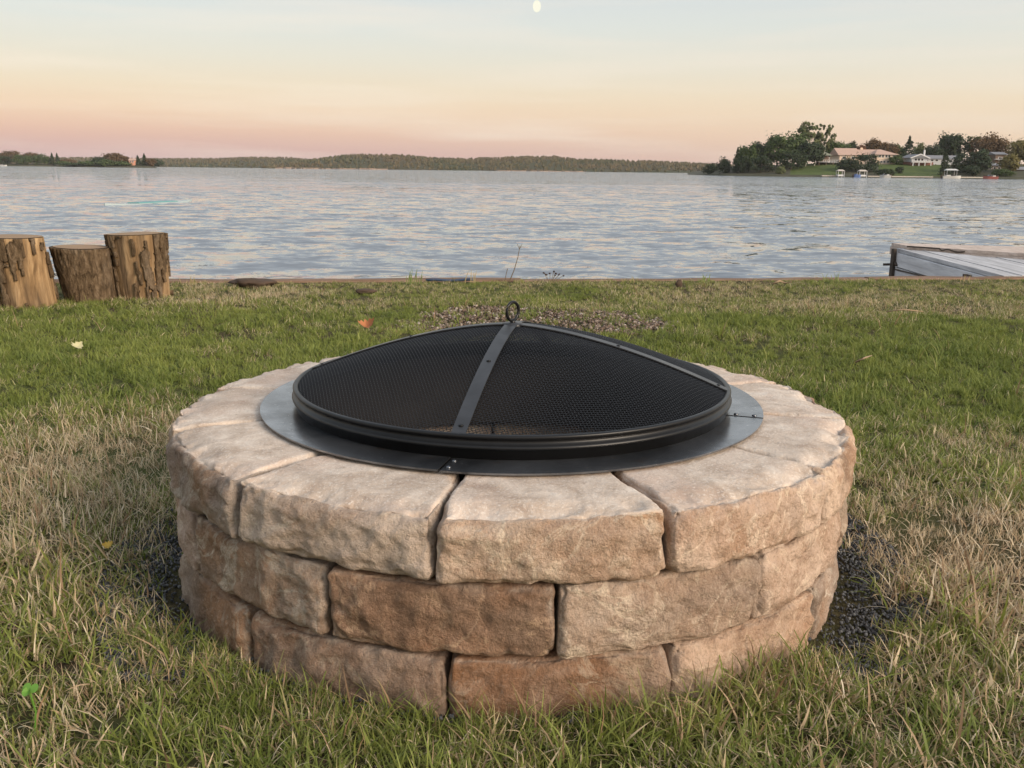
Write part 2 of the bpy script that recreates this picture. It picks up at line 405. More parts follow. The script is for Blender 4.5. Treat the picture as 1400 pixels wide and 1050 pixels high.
# ------------------------------------------------------------------ far hills across the lake
def blob_tree_mesh(cx, cy, cz, w, h, V, Fc, B, r):
    """small low-poly crown: a jittered double cone ring"""
    b = len(V); n = 6; o = r.uniform(0, 6.28)
    V.append((cx, cy, cz + h))
    for k, (rr, zz) in enumerate(((0.55, 0.78), (1.0, 0.42), (0.7, 0.0))):
        for i in range(n):
            a = o + 6.283 * i / n + 0.5 * k; q = rr * w * r.uniform(0.75, 1.2)
            V.append((cx + q * math.cos(a), cy + q * math.sin(a), cz + h * zz * r.uniform(0.85, 1.1)))
    for i in range(n):
        j = (i + 1) % n
        Fc.append([b, b + 1 + i, b + 1 + j])
        for k in range(2):
            p = b + 1 + k * n; Fc.append([p + i, p + n + i, p + n + j]); Fc.append([p + i, p + n + j, p + j])
    B += [r.uniform(0, 1)] * (3 * n + 1)
M_forest = MT('far_forest', 0.9, 0.05)
_v = M_forest.coord('Object'); _b = M_forest.attr('b')
M_forest.base(M_forest.mix(M_forest.mr(M_forest.noise(_v, 0.012, 3), 0.40, 0.62), M_forest.mix(_b, (0.052, 0.058, 0.028), (0.115, 0.100, 0.052)), M_forest.mix(_b, (0.078, 0.062, 0.034), (0.145, 0.108, 0.060))))
M_forest = M_forest.m
M_rock = simple('pale_shore_rock', (0.26, 0.19, 0.145), 0.9, 0.35, 0.05)
def far_hill(label_name, prof, base, d, depth, seed, n_trees, treeh):
    """prof: photograph outline [(px, py)], base: shoreline [(px, py)] - built at its own distance and size"""
    r = random.Random(seed)
    px = np.linspace(prof[0][0], prof[-1][0], 260)
    top = np.interp(px, [p[0] for p in prof], [p[1] for p in prof])
    xs = []; zt = []
    for a, b in zip(px, top):
        p = at(a, b, d); xs.append(p.x); zt.append(max(WL + 1.0, p.z - treeh * 0.75))
    xs = np.array(xs); zt = np.array(zt)
    V = []; F = []; rows = 9
    for j in range(rows):
        f = j / (rows - 1); hh = math.sin(min(1.0, f * 1.25) * math.pi / 2) if f < 0.8 else 1 - 0.4 * (f - 0.8) / 0.2
        for x, z in zip(xs, zt):
            V.append((x, d - depth * 0.8 + depth * f + 6 * math.sin(x * 0.02), WL - 0.3 + (z - WL) * hh))
    m = len(xs)
    for j in range(rows - 1):
        for i in range(m - 1): F.append([j * m + i, j * m + i + 1, (j + 1) * m + i + 1, (j + 1) * m + i])
    hill = tag(mesh_obj('hill', V, F, M_forest, smooth_=True), kind='structure')
    V2 = []; F2 = []; B = []
    for k in range(n_trees):
        i = r.uniform(0, m - 1.01); i0 = int(i); fx = i - i0; f = r.random() ** 0.8 * 0.86
        jj = f * (rows - 1); j0 = int(jj); fy = jj - j0
        def vv(j, i): return Vector(V[j * m + i])
        p = (vv(j0, i0) * (1 - fx) + vv(j0, i0 + 1) * fx) * (1 - fy) + (vv(j0 + 1, i0) * (1 - fx) + vv(j0 + 1, i0 + 1) * fx) * fy
        h = treeh * r.uniform(0.45, 1.1); w = h * r.uniform(0.22, 0.5)
        blob_tree_mesh(p.x, p.y, p.z - 0.15 * h, w, h, V2, F2, B, r)
    fo = mesh_obj('forest', V2, F2, M_forest); attr(fo, 'b', B)
    return tag(fo, label_name, 'forest', kind='stuff')
far_hill('long low wooded hill behind the left island', [(-700, 216), (-300, 211), (-80, 208), (60, 212), (90, 215), (140, 214.5), (220, 216), (330, 215.5), (350, 214), (400, 214), (440, 217.5), (520, 220), (640, 222), (800, 224)], None, 1500, 420, 11, 9000, 4.5)
far_hill('wooded hill across the lake, highest near its left end', [(425, 230), (440, 219), (455, 214.5), (480, 210.5), (500, 209.5), (555, 210.5), (600, 214.5), (640, 215.5), (700, 213), (760, 212), (785, 216), (830, 217), (880, 218.5), (940, 221.5), (1000, 225), (1150, 226), (1500, 222), (2200, 224)], None, 1150, 330, 12, 9000, 4.0)
# pale bare rock along the water's edge
def shore_rock(pts, d, h, label, seed):
    r = random.Random(seed); mb = MB()
    n = len(pts)
    for px in pts:
        p = at(px, 233, d); w = r.uniform(4, 9)
        for q in range(3):
            s = r.uniform(0.5, 1.0); M = Matrix.Translation((p.x + r.uniform(-w, w), d + r.uniform(-6, 3), WL - 0.4)) @ Matrix.Rotation(r.uniform(0, 3), 4, 'Z')
            mb.prism([M @ Vector((math.cos(a) * w * r.uniform(.6, 1.1), math.sin(a) * w * 0.5 * r.uniform(.6, 1.1), 0)) for a in np.linspace(0, 5.4, 7)], (0, 0, h * s))
    return tag(mb.build('shore_rock', M_rock), label, 'rock', kind='stuff')
shore_rock(list(range(385, 512, 7)), 866, 1.7, 'pale bare rocks along the far shore below the hill', 5)
shore_rock(list(range(690, 800, 16)), 868, 1.2, 'low reddish rocks along the far shore at the hill centre', 6)

# ------------------------------------------------------------------ the fire pit: three courses of tumbled stone blocks
PX, PY = float(PIT[0]), float(PIT[1])
pit = empty('fire_pit', (PX, PY, 0)); tag(pit, 'round fire pit of three courses of tan tumbled stone blocks on the lawn', 'fire pit')
def cube_surface(nx, ny, nz):
    """unit-cube surface grid with shared vertices, denser towards the edges"""
    def ax(n):
        t = np.linspace(-1, 1, n + 1); return 0.45 * t + 0.55 * np.sin(t * math.pi / 2)
    A, B_, C_ = ax(nx), ax(ny), ax(nz); idx = {}; V = []; F = []
    def vid(i, j, k):
        q = (i, j, k)
        if q not in idx: idx[q] = len(V); V.append((A[i], B_[j], C_[k]))
        return idx[q]
    for i in range(nx):
        for j in range(ny):
            F.append([vid(i, j, 0), vid(i, j + 1, 0), vid(i + 1, j + 1, 0), vid(i + 1, j, 0)])
            F.append([vid(i, j, nz), vid(i + 1, j, nz), vid(i + 1, j + 1, nz), vid(i, j + 1, nz)])
    for i in range(nx):
        for k in range(nz):
            F.append([vid(i, 0, k), vid(i + 1, 0, k), vid(i + 1, 0, k + 1), vid(i, 0, k + 1)])
            F.append([vid(i, ny, k), vid(i, ny, k + 1), vid(i + 1, ny, k + 1), vid(i + 1, ny, k)])
    for j in range(ny):
        for k in range(nz):
            F.append([vid(0, j, k), vid(0, j, k + 1), vid(0, j + 1, k + 1), vid(0, j + 1, k)])
            F.append([vid(nx, j, k), vid(nx, j + 1, k), vid(nx, j + 1, k + 1), vid(nx, j, k + 1)])
    return np.array(V), F
CUBE_HI = cube_surface(84, 30, 32); CUBE_LO = cube_surface(26, 14, 12)
def stone_block(a0, a1, z0, z1, r0, r1, seed, tint, hi=True, label=None):
    """block between azimuths a0..a1 (degrees, 0 faces the camera, + to the right)"""
    U, F = CUBE_HI if hi else CUBE_LO
    rs = np.random.default_rng(seed)
    th = math.radians(a1 - a0) / 2; hx = th * r1; hy = (r1 - r0) / 2; hz = (z1 - z0) / 2
    h = np.array([hx, hy, hz]); P = U * h
    off = rs.uniform(0, 90, 3)
    # broken arrises: the rounding radius wanders along every edge
    rho = 0.009 + 0.020 * np.clip(fbm(P * 16 + off, 3) + 0.25, 0, 1.2)
    rho = np.minimum(rho, hz * 0.7)[:, None]
    Q = np.clip(P, -(h - rho), h - rho); Dv = P - Q; ln = np.linalg.norm(Dv, axis=1, keepdims=True); Nn = Dv / np.maximum(ln, 1e-9)
    P = Q + Nn * rho
    # y = -hy is the outer split face
    face = np.clip(-Nn[:, 1], 0, 1); top = np.clip(Nn[:, 2], 0, 1); side = np.abs(Nn[:, 0])
    big = fbm(P * np.array([9, 9, 12]) + off, 3); mid = fbm(P * 28 + off, 4); rid = 0.5 - np.abs(fbm(P * np.array([14, 14, 20]) + off + 31, 3))
    bulge = 0.005 * (1 - (U[:, 0] ** 4)) * (1 - 0.7 * U[:, 2] ** 2)
    disp = face * (bulge + 0.010 * big + 0.0060 * mid + 0.0030 * fbm(P * 75 + off, 3) + 0.010 * (rid - 0.3)) + side * (0.003 * big - 0.001) + top * (0.0012 * big + 0.0010 * mid - 0.001) + np.clip(-Nn[:, 2], 0, 1) * 0.0004 * mid
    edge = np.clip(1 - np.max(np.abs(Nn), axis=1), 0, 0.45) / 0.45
    disp = disp - edge * (0.0045 * np.clip(mid + 0.2, 0, 1) + 0.014 * smooth(0.08, 0.5, fbm(P * 11 + off + 57, 4)))
    # the worn top edge of the split face
    lip = smooth(0.35, 1.0, U[:, 2]) * smooth(0.35, 1.0, -U[:, 1]) * (1.0 if z1 > 0.25 else 0.35)
    rag = fbm(P * 34 + off + 11, 4)
    disp = disp - lip * (0.016 * np.clip(big + 0.35, 0, 1) + 0.012 * np.clip(rag + 0.1, 0, 0.8) + 0.010 * smooth(0.0, 0.35, noise3(P * 13 + off + 71)))
    P = P + Nn * disp[:, None]
    tc = math.radians((a0 + a1) / 2)
    r = (r0 + r1) / 2 - P[:, 1]; gap = 0.0009
    t = P[:, 0] / hx * (th - gap / np.maximum(r, 0.3))
    arc = 0.62 + 0.0 * t
    rr = r * (arc + (1 - arc) * math.cos(th * 0.80) / np.cos(t))
    zc = (z0 + z1) / 2
    lx = rr * np.sin(t); ly = -rr * np.cos(t) + (r0 + r1) / 2
    yaw = rs.uniform(-0.006, 0.006)
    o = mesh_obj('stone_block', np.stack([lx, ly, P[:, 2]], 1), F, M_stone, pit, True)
    attr(o, 'worn_highlight', np.clip(edge * (0.55 + 1.1 * np.clip(fbm(P * 24 + off + 5, 3) + 0.1, 0, 1)), 0, 1) * (1 - 0.4 * np.clip(-Nn[:, 2], 0, 1)))
    attr(o, 'topface', (top ** 1.5) if z1 > 0.25 else top * 0.0)
    rm = (r0 + r1) / 2
    o.location = (rm * math.sin(tc), -rm * math.cos(tc), zc); o.rotation_euler = (0, 0, tc + yaw)
    o['tint'] = tint
    if label: o['label'] = label
    return o
def ring(joints, z0, z1, r1, tints, seed):
    j = sorted(joints)
    for i, a in enumerate(j):
        b = j[i + 1] if i + 1 < len(j) else j[0] + 360
        c = (a + b) / 2; c = c - 360 if c > 180 else c
        rs = random.Random(seed * 100 + i)
        tn = None
        for lo, hi_, tt in tints:
            if lo <= c <= hi_: tn = tt
        if tn is None:
            g = rs.uniform(0.85, 1.12); tn = (g * rs.uniform(0.97, 1.04), g, g * rs.uniform(0.94, 1.05))
        stone_block(a, b, z0 + rs.uniform(-0.0015, 0.0), z1 - rs.uniform(0, 0.002), 0.425 + rs.uniform(0, 0.006), r1 + rs.uniform(-0.003, 0.003), seed * 50 + i, tn, hi=(abs(c) < 118 or z1 > 0.25))
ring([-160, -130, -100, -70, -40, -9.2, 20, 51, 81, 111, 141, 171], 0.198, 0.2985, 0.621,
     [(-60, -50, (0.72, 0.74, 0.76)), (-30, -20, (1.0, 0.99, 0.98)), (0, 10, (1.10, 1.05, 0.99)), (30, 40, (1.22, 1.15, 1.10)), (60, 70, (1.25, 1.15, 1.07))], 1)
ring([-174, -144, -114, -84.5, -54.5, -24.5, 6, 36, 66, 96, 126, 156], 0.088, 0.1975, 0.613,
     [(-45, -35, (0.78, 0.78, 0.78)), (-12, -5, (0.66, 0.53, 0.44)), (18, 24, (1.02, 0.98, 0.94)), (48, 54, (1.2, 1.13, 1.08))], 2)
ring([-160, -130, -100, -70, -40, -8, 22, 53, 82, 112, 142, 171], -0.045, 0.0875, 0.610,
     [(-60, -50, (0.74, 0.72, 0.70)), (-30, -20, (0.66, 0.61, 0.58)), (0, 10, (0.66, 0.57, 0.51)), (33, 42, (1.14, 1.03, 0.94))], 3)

# steel liner with its flange in four pieces
ringo = empty('steel_fire_ring', (PX, PY, 0.3005)); tag(ringo, 'dark steel fire ring liner with flat flange resting on the top stones', 'fire ring')
seams = [-13.0, 73.0, 167.0, 254.0]
for i, s in enumerate(seams):
    e = seams[i + 1] if i < 3 else seams[0] + 360
    g = 0.22
    mb = MB().lathe([(0.402, 0.0), (0.468, 0.0), (0.468, 0.0028), (0.402, 0.0028)], 48, math.radians(s + g), math.radians(e - g))
    o = mb.build('flange_segment', M_flange, ringo)
    o.location.z = 0.001 * (i % 2)
    a = math.radians(s + 1.3)
    for rr in (0.42, 0.452):
        rv = MB().lathe([(0.0, 0.0), (0.0045, 0.0), (0.003, 0.0022), (0.0, 0.003)], 10).build('rivet', M_flange, o, True)
        rv.location = (rr * math.sin(a), -rr * math.cos(a), 0.0028)
MB().lathe([(0.3985, -0.152), (0.4015, -0.152), (0.4015, 0.010), (0.3985, 0.010)], 128).build('liner_wall', M_liner, ringo)

# domed spark screen
SR = 0.409; ZR = 0.338; ZA = 0.106
def dome(r): return ZA * (1 - np.clip(np.asarray(r) / (SR - 0.006), 0, 1) ** 1.62)
scr = empty('spark_screen', (PX, PY, ZR)); tag(scr, 'black domed mesh spark screen with four straps and ring handle over the fire pit', 'spark screen')
def wire_mesh():
    V = []; F = []; sp = 0.0052; R = SR - 0.006; nn = int(R / sp)
    for set_ in (0, 1):
        ang = math.radians(14 + 90 * set_); ca, sa = math.cos(ang), math.sin(ang)
        for k in range(-nn, nn + 1):
            u = k * sp; Lh = math.sqrt(max(0, R * R - u * u))
            if Lh < 0.02: continue
            v = np.arange(-int(Lh / sp), int(Lh / sp) + 1) * sp; n = len(v) - 1; wv = (np.arange(n + 1) - int(Lh / sp) + k + set_) % 2 * 2 - 1
            x = u * ca - v * sa; y = u * sa + v * ca; z = dome(np.hypot(x, y)) + 0.00066 * wv
            b = len(V); w = 0.00054
            for xi, yi, zi in zip(x, y, z):
                V += [(xi + w * ca, yi + w * sa, zi), (xi, yi, zi + w), (xi - w * ca, yi - w * sa, zi), (xi, yi, zi - w)]
            for i in range(n):
                p = b + 4 * i
                for q in range(4): F.append([p + q, p + (q + 1) % 4, p + 4 + (q + 1) % 4, p + 4 + q])
    o = mesh_obj('wire_mesh', np.array(V), F, M_wire, scr); tag(o, kind='stuff')
wire_mesh()
rim = MB().lathe([(SR - 0.010, 0.003), (SR - 0.006, 0.0052), (SR - 0.002, 0.0045), (SR, 0.002), (SR - 0.001, -0.001), (SR - 0.006, -0.0035), (SR - 0.006, -0.009),
                  (SR - 0.001, -0.0115), (SR + 0.002, -0.014), (SR + 0.001, -0.0175), (SR - 0.006, -0.0195), (SR - 0.006, -0.0345), (SR - 0.009, -0.0345), (SR - 0.010, -0.004)], 160).build('rim', M_blackpaint, scr, True)
for az in (-11.5, 78.5, 168.5, 258.5):
    a = math.radians(az); er = Vector((math.sin(a), -math.cos(a), 0)); et = Vector((math.cos(a), math.sin(a), 0)); V = []; F = []
    rs = np.linspace(0.012, SR - 0.005, 26)
    for i, r in enumerate(rs):
        z = float(dome(r)); w = 0.0115
        for s, dz in ((-1, 0.0022), (1, 0.0022), (1, 0.0042), (-1, 0.0042)):
            p = er * float(r) + et * (w * s); V.append((p.x, p.y, z + dz))
        if i:
            b = 4 * (i - 1)
            F += [[b + k, b + (k + 1) % 4, b + 4 + (k + 1) % 4, b + 4 + k] for k in range(4)]
    F += [[3, 2, 1, 0], [len(V) - 4 + k for k in range(4)]]
    st = mesh_obj('strap', V, F, M_strap, scr)
    for r in (0.20, 0.385):
        p = er * r; z = float(dome(r)) + 0.004
        rv = MB().lathe([(0.0, 0.0), (0.0042, 0.0), (0.003, 0.0018), (0.0, 0.0024)], 10)
        mesh_obj('rivet', [Vector(v) + Vector((p.x, p.y, z)) for v in rv.v], rv.f, M_blackpaint, st, True)
MB().lathe([(0.0, ZA - 0.002), (0.020, ZA - 0.0035), (0.019, ZA + 0.0045), (0.0, ZA + 0.006)], 24).build('crown_plate', M_strap, scr, True)
hm = MB(); ca, sa = math.cos(math.radians(48)), math.sin(math.radians(48))
pts = [(0.0165 * math.cos(w) * ca, 0.0165 * math.cos(w) * sa, ZA + 0.0265 + 0.0175 * math.sin(w)) for w in np.linspace(-math.pi / 2, 1.5 * math.pi, 33)]
hm.tube(pts, 0.0030, 8); hm.tube([(0, 0, ZA + 0.002), (0, 0, ZA + 0.011)], [0.006, 0.004], 10)
hm.build('ring_handle', M_blackpaint, scr, True)

# ash, embers and half-burnt wood inside
def log_mesh(name, p0, p1, r, mat, parent, seed):
    p0, p1 = Vector(p0), Vector(p1); rs = np.random.default_rng(seed); n = 14; m = 12
    t = (p1 - p0).normalized(); a = t.cross(Vector((0, 0, 1))).normalized(); b = t.cross(a); V = []; F = []
    for i in range(n + 1):
        c = p0.lerp(p1, i / n)
        for k in range(m):
            w = 2 * math.pi * k / m; q = r * (1 + 0.16 * rs.normal() * 0.5)
            V.append(c + q * (math.cos(w) * a + math.sin(w) * b))
    for i in range(n):
        for k in range(m): F.append([i * m + k, i * m + (k + 1) % m, (i + 1) * m + (k + 1) % m, (i + 1) * m + k])
    F += [[k for k in range(m)][::-1], [n * m + k for k in range(m)]]
    return mesh_obj(name, V, F, mat, parent)
M_char = simple('charred_wood', (0.035, 0.03, 0.027), 0.9, 0.5, 30, bump=0.5)
M_ash = simple('grey_ash', (0.16, 0.145, 0.13), 0.95, 0.35, 25, bump=0.4)
X, Y, F = grid(np.linspace(-0.43, 0.43, 40), np.linspace(-0.43, 0.43, 40))
keep = [f for f in F.tolist() if all(math.hypot(X[i], Y[i]) < 0.43 for i in f)]
Zb = 0.012 + 0.018 * fbm(np.stack([X * 9, Y * 9, 0 * X], 1), 4) + 0.02 * np.clip(1 - np.hypot(X, Y) / 0.35, 0, 1)
tag(mesh_obj('ash_bed', np.stack([X + PX, Y + PY, Zb], 1), keep, M_ash, None, True), 'grey ash and cinders on the floor inside the fire pit', 'ash', kind='stuff')
for i, (p0, p1, r) in enumerate([((PX - 0.24, PY + 0.12, 0.075), (PX + 0.12, PY + 0.22, 0.07), 0.042), ((PX - 0.05, PY + 0.27, 0.06), (PX + 0.25, PY + 0.05, 0.065), 0.036)]):
    o = log_mesh('charred_log', p0, p1, r, M_char, None, 60 + i)
    tag(o, ['charred log lying across the back of the fire pit under the screen', 'thinner charred log leaning at the right inside the fire pit'][i], 'log')

# ------------------------------------------------------------------ scatter with geometry nodes (grass, gravel: stuff)
def scatter(name, pts, rot, scl, idx, variants, extra, label, cat):
    me = bpy.data.meshes.new(name); me.from_pydata(pts.tolist(), [], []); o = bpy.data.objects.new(name, me); C.objects.link(o)
    attr(o, 'rot', rot, 'FLOAT_VECTOR'); attr(o, 'scl', scl, 'FLOAT_VECTOR'); attr(o, 'idx', idx.astype(np.int32), 'INT')
    for k, v in extra.items(): attr(o, k, v)
    src = bpy.data.collections.new(name + '_source')
    for q, (V, F, mat, at_) in enumerate(variants):
        vo = mesh_obj('%s_piece_%02d' % (name, q), V, F, mat, col=src, smooth_=True)
        for k, v in at_.items(): attr(vo, k, v)
    ng = bpy.data.node_groups.new(name, 'GeometryNodeTree')
    ng.interface.new_socket('Geometry', in_out='INPUT', socket_type='NodeSocketGeometry'); ng.interface.new_socket('Geometry', in_out='OUTPUT', socket_type='NodeSocketGeometry')
    N = ng.nodes; L = ng.links; gi = N.new('NodeGroupInput'); go = N.new('NodeGroupOutput')
    ip = N.new('GeometryNodeInstanceOnPoints'); ci = N.new('GeometryNodeCollectionInfo')
    ci.inputs['Collection'].default_value = src; ci.inputs['Separate Children'].default_value = True; ci.inputs['Reset Children'].default_value = True
    L.new(gi.outputs[0], ip.inputs['Points']); L.new(ci.outputs[0], ip.inputs['Instance']); ip.inputs['Pick Instance'].default_value = True
    def na(nm, t):
        a = N.new('GeometryNodeInputNamedAttribute'); a.data_type = t; a.inputs['Name'].default_value = nm; return a.outputs['Attribute']
    L.new(na('idx', 'INT'), ip.inputs['Instance Index']); L.new(na('scl', 'FLOAT_VECTOR'), ip.inputs['Scale'])
    er = N.new('FunctionNodeEulerToRotation'); L.new(na('rot', 'FLOAT_VECTOR'), er.inputs[0]); L.new(er.outputs[0], ip.inputs['Rotation'])
    L.new(ip.outputs[0], go.inputs[0])
    md = o.modifiers.new('scatter', 'NODES'); md.node_group = ng
    return tag(o, label, cat, kind='stuff')

def tuft(seed, n, rad, lmin, lmax, lean, width, curl):
    r = np.random.default_rng(seed); V = []; F = []; B = []; T = []
    for _ in range(n):
        a = r.uniform(0, 6.283); q = rad * math.sqrt(r.random()); bx, by = q * math.cos(a), q * math.sin(a)
        ln = r.uniform(lmin, lmax); az = r.uniform(0, 6.283); el = math.pi / 2 - abs(r.normal(0, lean)); w = width * r.uniform(0.45, 1.6)
        el = max(0.05, el); cv = r.uniform(0.2, 1.0) * curl; tw = r.uniform(-0.5, 0.5); p = np.array([bx, by, -0.004]); b0 = len(V); rb = r.random()
        segs = 4
        for i in range(segs + 1):
            t = i / segs
            side = np.array([-math.sin(az + tw), math.cos(az + tw), 0.25 * math.sin(seed + a)])
            ww = w * (1 - t ** 1.6) * 0.5
            if i < segs: V += [p - side * ww, p + side * ww]; B += [rb, rb]; T += [t, t]
            else: V.append(p.copy()); B.append(rb); T.append(t)
            e = el - cv * t * 1.5; 
            p = p + ln / segs * np.array([math.cos(e) * math.cos(az), math.cos(e) * math.sin(az), max(math.sin(e), -0.25)])
        for i in range(segs - 1): k = b0 + 2 * i; F.append([k, k + 1, k + 3, k + 2])
        k = b0 + 2 * (segs - 1); F.append([k, k + 1, k + 2])
    return (np.array(V), F, M_grass, {'b': B, 't': T})
variants = [tuft(s, 34, 0.030, 0.022, 0.054, 0.66, 0.0030, 1.1) for s in range(1, 6)]       # upright green clumps
variants += [tuft(s, 26, 0.042, 0.025, 0.066, 1.2, 0.0022, 1.0) for s in range(10, 15)]     # matted flat straw
variants += [tuft(s, 10, 0.025, 0.070, 0.125, 0.60, 0.0033, 1.0) for s in range(20, 24)]    # long loose wisps
def gauss(x, y, cx, cy, rx, ry): return np.exp(-(((x - cx) / rx) ** 2 + ((y - cy) / ry) ** 2))
def dryness(x, y):
    P = np.stack([x, y, 0 * x], 1)
    n = fbm(P * 1.6, 3); n2 = noise3(P * 6 + 4)
    d = 0.25 + 0.46 * n + 0.42 * n2
    d = d - 0.20 * smooth(2.5, 3.1, y) * (1 - smooth(4.6, 5.2, y)) + 0.02 * smooth(4.9, 5.6, y) + 0.15 * (1 - smooth(1.2, 2.0, y))
    d = d + 0.58 * gauss(x, y, -1.15, 2.25, 0.62, 0.26) + 0.22 * gauss(x, y, -1.0, 1.85, 0.5, 0.35)
    d = d + 0.60 * gauss(x, y, 0.98, 1.78, 0.34, 0.20) + 0.14 * gauss(x, y, 1.05, 2.2, 0.5, 0.4)
    d = d + 0.20 * gauss(x, y, 2.4, 5.3, 1.6, 0.4) + 0.22 * gauss(x, y, -1.6, 5.6, 0.7, 0.4) + 0.15 * gauss(x, y, 0.9, 2.0, 0.3, 0.9)
    d = d - 0.18 * gauss(x, y, -1.9, 3.6, 1.2, 0.7) - 0.15 * gauss(x, y, 1.9, 3.6, 1.3, 0.7) - 0.20 * gauss(x, y, -0.75, 1.35, 0.25, 0.2) - 0.1 * gauss(x, y, 0.2, 5.5, 1.0, 0.5)
    return np.clip(d, 0.0, 1.0)
def gravel_in(x, y):
    w = 1 + 0.35 * noise3(np.stack([x * 3.5, y * 3.5, 0 * x + 2], 1))
    return ((x - GP[0]) / (GR[0] * w)) ** 2 + ((y - GP[1]) / (GR[1] * w)) ** 2
def lawn_points():
    out = []
    for (ya, yb, dens, hw) in ((0.35, 1.5, 1700, 2.2), (1.5, 2.6, 1500, 3.0), (2.6, 4.0, 1150, 4.4), (4.0, 7.0, 800, 6.0)):
        n = int((yb - ya) * 2 * hw * dens); x = rng.uniform(-hw, hw, n); y = rng.uniform(ya, yb, n)
        out.append(np.stack([x, y], 1))
    P = np.concatenate(out); x, y = P[:, 0], P[:, 1]
    r = np.hypot(x - PIT[0], y - PIT[1]); az = np.degrees(np.arctan2(x - PIT[0], -(y - PIT[1])))
    # bare dark gravel shows on both flanks of the pit, the grass comes closer in front
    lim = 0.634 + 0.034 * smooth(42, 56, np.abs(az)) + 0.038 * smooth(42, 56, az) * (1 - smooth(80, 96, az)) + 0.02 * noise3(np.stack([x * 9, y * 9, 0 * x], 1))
    ok = (r > lim) & (y < edge_y(x) - 0.03)
    gi = gravel_in(x, y); ok &= (gi > 1.0) | (rng.random(len(x)) < 0.18)
    return x[ok], y[ok]
x, y = lawn_points(); nb_ = len(x)
wa = np.radians(rng.uniform(-58, 44, 420)); wr = 0.632 + 0.10 * rng.random(420) ** 1.5
x = np.concatenate([x, PIT[0] + wr * np.sin(wa)]); y = np.concatenate([y, PIT[1] - wr * np.cos(wa)]); n = len(x); dry = dryness(x, y); z = lawn_h(x, y)
u = rng.random(n)
idx = np.where(u < 0.03 + 0.06 * (y < 1.6), 10 + rng.integers(0, 4, n), np.where(rng.random(n) < smooth(0.25, 0.62, dry), 5 + rng.integers(0, 5, n), rng.integers(0, 5, n)))
idx[nb_:] = np.where(rng.random(420) < 0.45, 10 + rng.integers(0, 4, 420), rng.integers(0, 5, 420))
st = rng.random(n) < 0.08 * (1 - smooth(2.6, 4.5, y)); idx = np.where(st, 5 + rng.integers(0, 5, n), idx); dry = np.where(st, 0.97, dry)
s = rng.uniform(0.70, 1.2, n) * (1 - 0.18 * smooth(1.6, 2.6, y) - 0.14 * smooth(4.4, 5.4, y)) * (0.72 + 0.55 * (0.5 + noise3(np.stack([x * 2.2, y * 2.2, 0 * x + 5], 1))))
s *= 1 - 0.35 * smooth(0.55, 0.9, dry)
s *= 0.72 + 0.28 * smooth(0.64, 0.85, np.hypot(x - PIT[0], y - PIT[1]))
s *= 1 - 0.20 * smooth(5.2, 6.0, y - SL * x)
scl = np.stack([s * rng.uniform(0.9, 1.2, n), s * rng.uniform(0.9, 1.2, n), s], 1)
rot = np.stack([rng.normal(0, 0.24, n), rng.normal(0, 0.24, n), rng.uniform(0, 6.283, n)], 1)
hue = np.clip(0.42 + 0.5 * fbm(np.stack([x * 2.5, y * 2.5, 0 * x + 1], 1), 3) + rng.normal(0, 0.15, n), 0, 1)
scatter('grass', np.stack([x, y, z], 1), rot, scl, idx, variants, {'dry': dry, 'hue': hue}, 'mown grass, green and dry patches mixed, covering the lawn', 'grass')

# gravel
def pebble(seed, mat):
    r = np.random.default_rng(seed); bm = bmesh.new(); bmesh.ops.create_icosphere(bm, subdivisions=1, radius=1.0)
    sx = r.uniform(0.7, 1.3); sz = r.uniform(0.45, 0.8); V = []
    for v in bm.verts: q = r.uniform(0.75, 1.15); V.append((v.co.x * q * sx, v.co.y * q, v.co.z * q * sz))
    F = [[w.index for w in f.verts] for f in bm.faces]; bm.free()
    return (np.array(V), F, mat, {})
def mat_pebble(name, stops):
    m = MT(name, 0.85, 0.25); a = m.attr('shade', 'INSTANCER'); m.base(m.ramp(a, stops)); return m.m
M_peb = mat_pebble('brown_gravel', [(0.0, (0.06, 0.04, 0.028)), (0.5, (0.15, 0.105, 0.075)), (0.85, (0.24, 0.185, 0.145)), (1.0, (0.42, 0.36, 0.31))])
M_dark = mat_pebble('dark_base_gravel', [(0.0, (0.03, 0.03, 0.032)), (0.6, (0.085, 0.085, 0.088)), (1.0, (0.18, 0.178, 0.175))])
n = 9000; x = GP[0] + rng.uniform(-1.5, 1.5, n) * GR[0]; y = GP[1] + rng.uniform(-1.5, 1.5, n) * GR[1]
ok = gravel_in(x, y) < 1.15; x, y = x[ok], y[ok]; n = len(x); s = rng.uniform(0.004, 0.0115, n)
scatter('gravel', np.stack([x, y, lawn_h(x, y) + 0.003], 1), rng.uniform(0, 6.28, (n, 3)) * np.array([0.15, 0.15, 1]), np.stack([s, s, s], 1), rng.integers(0, 5, n),
        [pebble(q, M_peb) for q in range(5)], {'shade': rng.random(n)}, 'patch of loose brown gravel in the lawn behind the pit', 'gravel')
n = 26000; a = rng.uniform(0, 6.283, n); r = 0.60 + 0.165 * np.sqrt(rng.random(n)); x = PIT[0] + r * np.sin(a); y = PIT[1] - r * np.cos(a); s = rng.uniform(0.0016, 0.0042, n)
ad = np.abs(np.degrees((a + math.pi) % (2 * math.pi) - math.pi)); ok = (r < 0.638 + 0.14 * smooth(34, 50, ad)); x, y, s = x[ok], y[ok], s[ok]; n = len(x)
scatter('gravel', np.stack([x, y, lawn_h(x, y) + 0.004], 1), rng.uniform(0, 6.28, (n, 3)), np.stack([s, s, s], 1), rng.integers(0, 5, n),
        [pebble(q + 20, M_dark) for q in range(5)], {'shade': rng.random(n)}, 'ring of dark crushed gravel round the foot of the fire pit', 'gravel')

